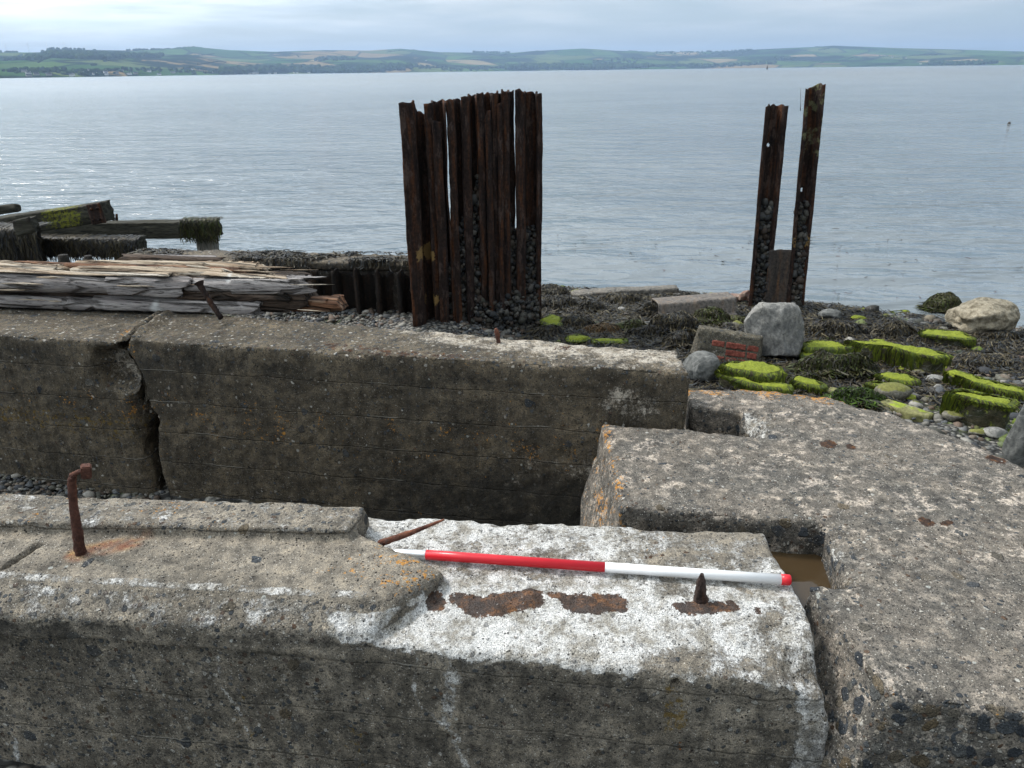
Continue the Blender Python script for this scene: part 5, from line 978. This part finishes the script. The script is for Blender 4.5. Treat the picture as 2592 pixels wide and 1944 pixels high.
# wind turbines, monument, beacon
M['tw'] = plain('turbine_white', (.6, .6, .6), .5, .3)
def turbine(px, lab, ph):
    a, r = at_px(px, 1.06); a = float(a); r = float(r)+0; z = float(hill(np.array([a]), np.array([r]))[0]); p = np.array([math.sin(a)*r, math.cos(a)*r, z]); e = empty('wind_turbine', p, lab, 'wind turbine', 'wind turbines on the far ridge'); H_ = 52.
    link('tower', tube([p, p+[0, 0, H_]], [1.3, .8], 8), M['tw'], e); hub = p+[0, -3, H_]
    for q in range(3):
        an = ph+q*2.0944; d_ = np.array([math.cos(an), 0, math.sin(an)]); link('blade', tube([hub, hub+d_*9, hub+d_*24], [.5, .7, .2], 5), M['tw'], e)
for px, lab, ph in ((32, 'leftmost faint wind turbine on the far ridge', .3), (88, 'second faint wind turbine from the left on the ridge', 1.2), (135, 'third faint wind turbine from the left on the ridge', .8), (179, 'rightmost faint wind turbine on the far ridge', 1.7)): turbine(px, lab, ph)
a, r = at_px(2090, 1.0); a = float(a); r = float(r); z = float(hill(np.array([a]), np.array([r]))[0]); p = np.array([math.sin(a)*r, math.cos(a)*r, z]); M['darkst'] = plain('dark_masonry', (.09, .085, .08), .9, .1)
e = empty('monument', p, 'tiny stone monument tower on the highest far hilltop', 'monument'); link('shaft', tube([p-[0, 0, 2], p+[0, 0, 16], p+[0, 0, 22], p+[0, 0, 27]], [4.5, 3.6, 3.6, .5], 8), M['darkst'], e); link('base', tube([p-[0, 0, 4], p+[0, 0, 3]], [9, 8.5], 4), M['darkst'], e)
bp_ = G(1942, 171.5, -2.0); dB = 1500.; aB = math.atan2(bp_[0], bp_[1]); p = np.array([math.sin(aB)*dB, math.cos(aB)*dB, -2.]); e = empty('beacon', p, 'small dark navigation beacon standing in the loch', 'beacon')
link('pile_base', tube([p-[0, 0, 1], p+[0, 0, 3.2]], [1.5, 1.3], 10), M['darkst'], e); link('top_mark', tube([p+[0, 0, 3.2], p+[0, 0, 5.6], p+[0, 0, 6.4]], [.7, .6, .1], 8), M['darkst'], e)
p = G(2554, 314, -2.0); tag(link('buoy', tube([p-[0, 0, .08], p+[0, 0, .03], p+[0, 0, .10], p+[0, 0, .14]], [.07, .09, .07, .02], 12), M['darkst']), 'small dark buoy floating near the right edge of the water', 'buoy')
# the air over the loch
bm = bmesh.new(); bmesh.ops.create_cube(bm, size=1.); me = bpy.data.meshes.new('haze'); bm.to_mesh(me); bm.free(); hz = bpy.data.objects.new('haze', me); COL.objects.link(hz)
zlo, zhi = -8., 330.; hz.scale = (26000, 14000, zhi-zlo); hz.location = (0, 6900-60, (zlo+zhi)/2)
hm_ = bpy.data.materials.new('haze'); hm_.use_nodes = True; q_ = hm_.node_tree; q_.nodes.clear(); po = q_.nodes.new('ShaderNodeVolumePrincipled'); po.inputs['Density'].default_value = HAZE; po.inputs['Color'].default_value = (.50, .70, 1., 1); po.inputs['Anisotropy'].default_value = .2
q_.links.new(po.outputs[0], q_.nodes.new('ShaderNodeOutputMaterial').inputs['Volume']); me.materials.append(hm_); tag(hz, kind='stuff')
# ------------------------------------------------------------------ daylight
SUN_EL, SUN_AZ = math.radians(50), math.radians(-62)      # azimuth from straight ahead, towards the left
sd = Vector((math.sin(SUN_AZ)*math.cos(SUN_EL), math.cos(SUN_AZ)*math.cos(SUN_EL), math.sin(SUN_EL)))
sl = bpy.data.lights.new('sun', 'SUN'); sl.energy = 1.5; sl.angle = math.radians(10); sl.color = (1, .95, .88)
so = bpy.data.objects.new('sun', sl); COL.objects.link(so); so.rotation_euler = (-sd).to_track_quat('-Z', 'Y').to_euler(); so.location = (0, 0, 50)
w = bpy.data.worlds.new('World'); S.world = w; w.use_nodes = True; nt = w.node_tree; nt.nodes.clear(); lk = nt.links.new
def wn(ty, ins=None, **kw):
    nd = nt.nodes.new(ty)
    for k, v in kw.items(): setattr(nd, k, v)
    for k, v in (ins or {}).items():
        if isinstance(v, bpy.types.NodeSocket): lk(v, nd.inputs[k])
        else: nd.inputs[k].default_value = v
    return nd
sky = wn('ShaderNodeTexSky', sky_type='NISHITA', sun_disc=False, sun_elevation=SUN_EL, sun_rotation=SUN_AZ, air_density=1., dust_density=1.5, ozone_density=1.)
tc = wn('ShaderNodeTexCoord'); sp = wn('ShaderNodeSeparateXYZ', {0: tc.outputs['Generated']})
zc_ = wn('ShaderNodeMath', {0: sp.outputs[2], 1: .0}, operation='MAXIMUM').outputs[0]
den = wn('ShaderNodeMath', {0: zc_, 1: .055}, operation='ADD').outputs[0]
px = wn('ShaderNodeMath', {0: sp.outputs[0], 1: den}, operation='DIVIDE').outputs[0]; py = wn('ShaderNodeMath', {0: sp.outputs[1], 1: den}, operation='DIVIDE').outputs[0]
cv = wn('ShaderNodeCombineXYZ', {0: px, 1: py, 2: 0.})
n1 = wn('ShaderNodeTexNoise', {'Vector': cv.outputs[0], 'Scale': .42, 'Detail': 8., 'Roughness': .55, 'Distortion': .3})
n2 = wn('ShaderNodeTexNoise', {'Vector': cv.outputs[0], 'Scale': .9, 'Detail': 7., 'Roughness': .55})
cm = wn('ShaderNodeMapRange', {0: n1.outputs[0], 1: .36, 2: .60, 3: .15, 4: 1.}, interpolation_type='SMOOTHSTEP').outputs[0]
lo = wn('ShaderNodeMapRange', {0: zc_, 1: .01, 2: .09, 3: .25, 4: 1.}, interpolation_type='SMOOTHSTEP').outputs[0]
cm = wn('ShaderNodeMath', {0: cm, 1: lo}, operation='MULTIPLY').outputs[0]
cc_ = wn('ShaderNodeValToRGB', {0: n2.outputs[0]}); el = cc_.color_ramp.elements; el[0].position = .32; el[0].color = (4.5, 5.2, 5.7, 1); el[1].position = .66; el[1].color = (6.5, 6.9, 7.1, 1)
hz = wn('ShaderNodeMix', {0: .55, 6: sky.outputs[0], 7: (4.0, 5.0, 5.9, 1)}, data_type='RGBA')
sdv = wn('ShaderNodeVectorMath', {0: tc.outputs['Generated'], 1: tuple(sd)}, operation='DOT_PRODUCT').outputs['Value']
au = wn('ShaderNodeMapRange', {0: sdv, 1: .35, 2: 1., 3: 1., 4: 4.2}, interpolation_type='SMOOTHSTEP').outputs[0]
bk = wn('ShaderNodeMapRange', {0: sdv, 1: -.8, 2: .35, 3: .26, 4: 1.}, interpolation_type='SMOOTHSTEP').outputs[0]
au = wn('ShaderNodeMath', {0: au, 1: bk}, operation='MULTIPLY').outputs[0]
cc2 = wn('ShaderNodeVectorMath', {0: cc_.outputs[0], 3: au}, operation='SCALE')
mx = wn('ShaderNodeMix', {0: cm, 6: hz.outputs[2], 7: cc2.outputs[0]}, data_type='RGBA')
bg = wn('ShaderNodeBackground', {0: mx.outputs[2], 1: .068}); ow = wn('ShaderNodeOutputWorld', {0: bg.outputs[0]})
vs = S.view_settings; vs.view_transform = 'Standard'; vs.look = 'None'; vs.gamma = 1; vs.exposure = 1.02; vs.use_curve_mapping = False
S.cycles.max_bounces = 6; S.cycles.diffuse_bounces = 3; S.cycles.glossy_bounces = 3; S.cycles.transmission_bounces = 4; S.cycles.volume_bounces = 0; S.cycles.use_denoising = True
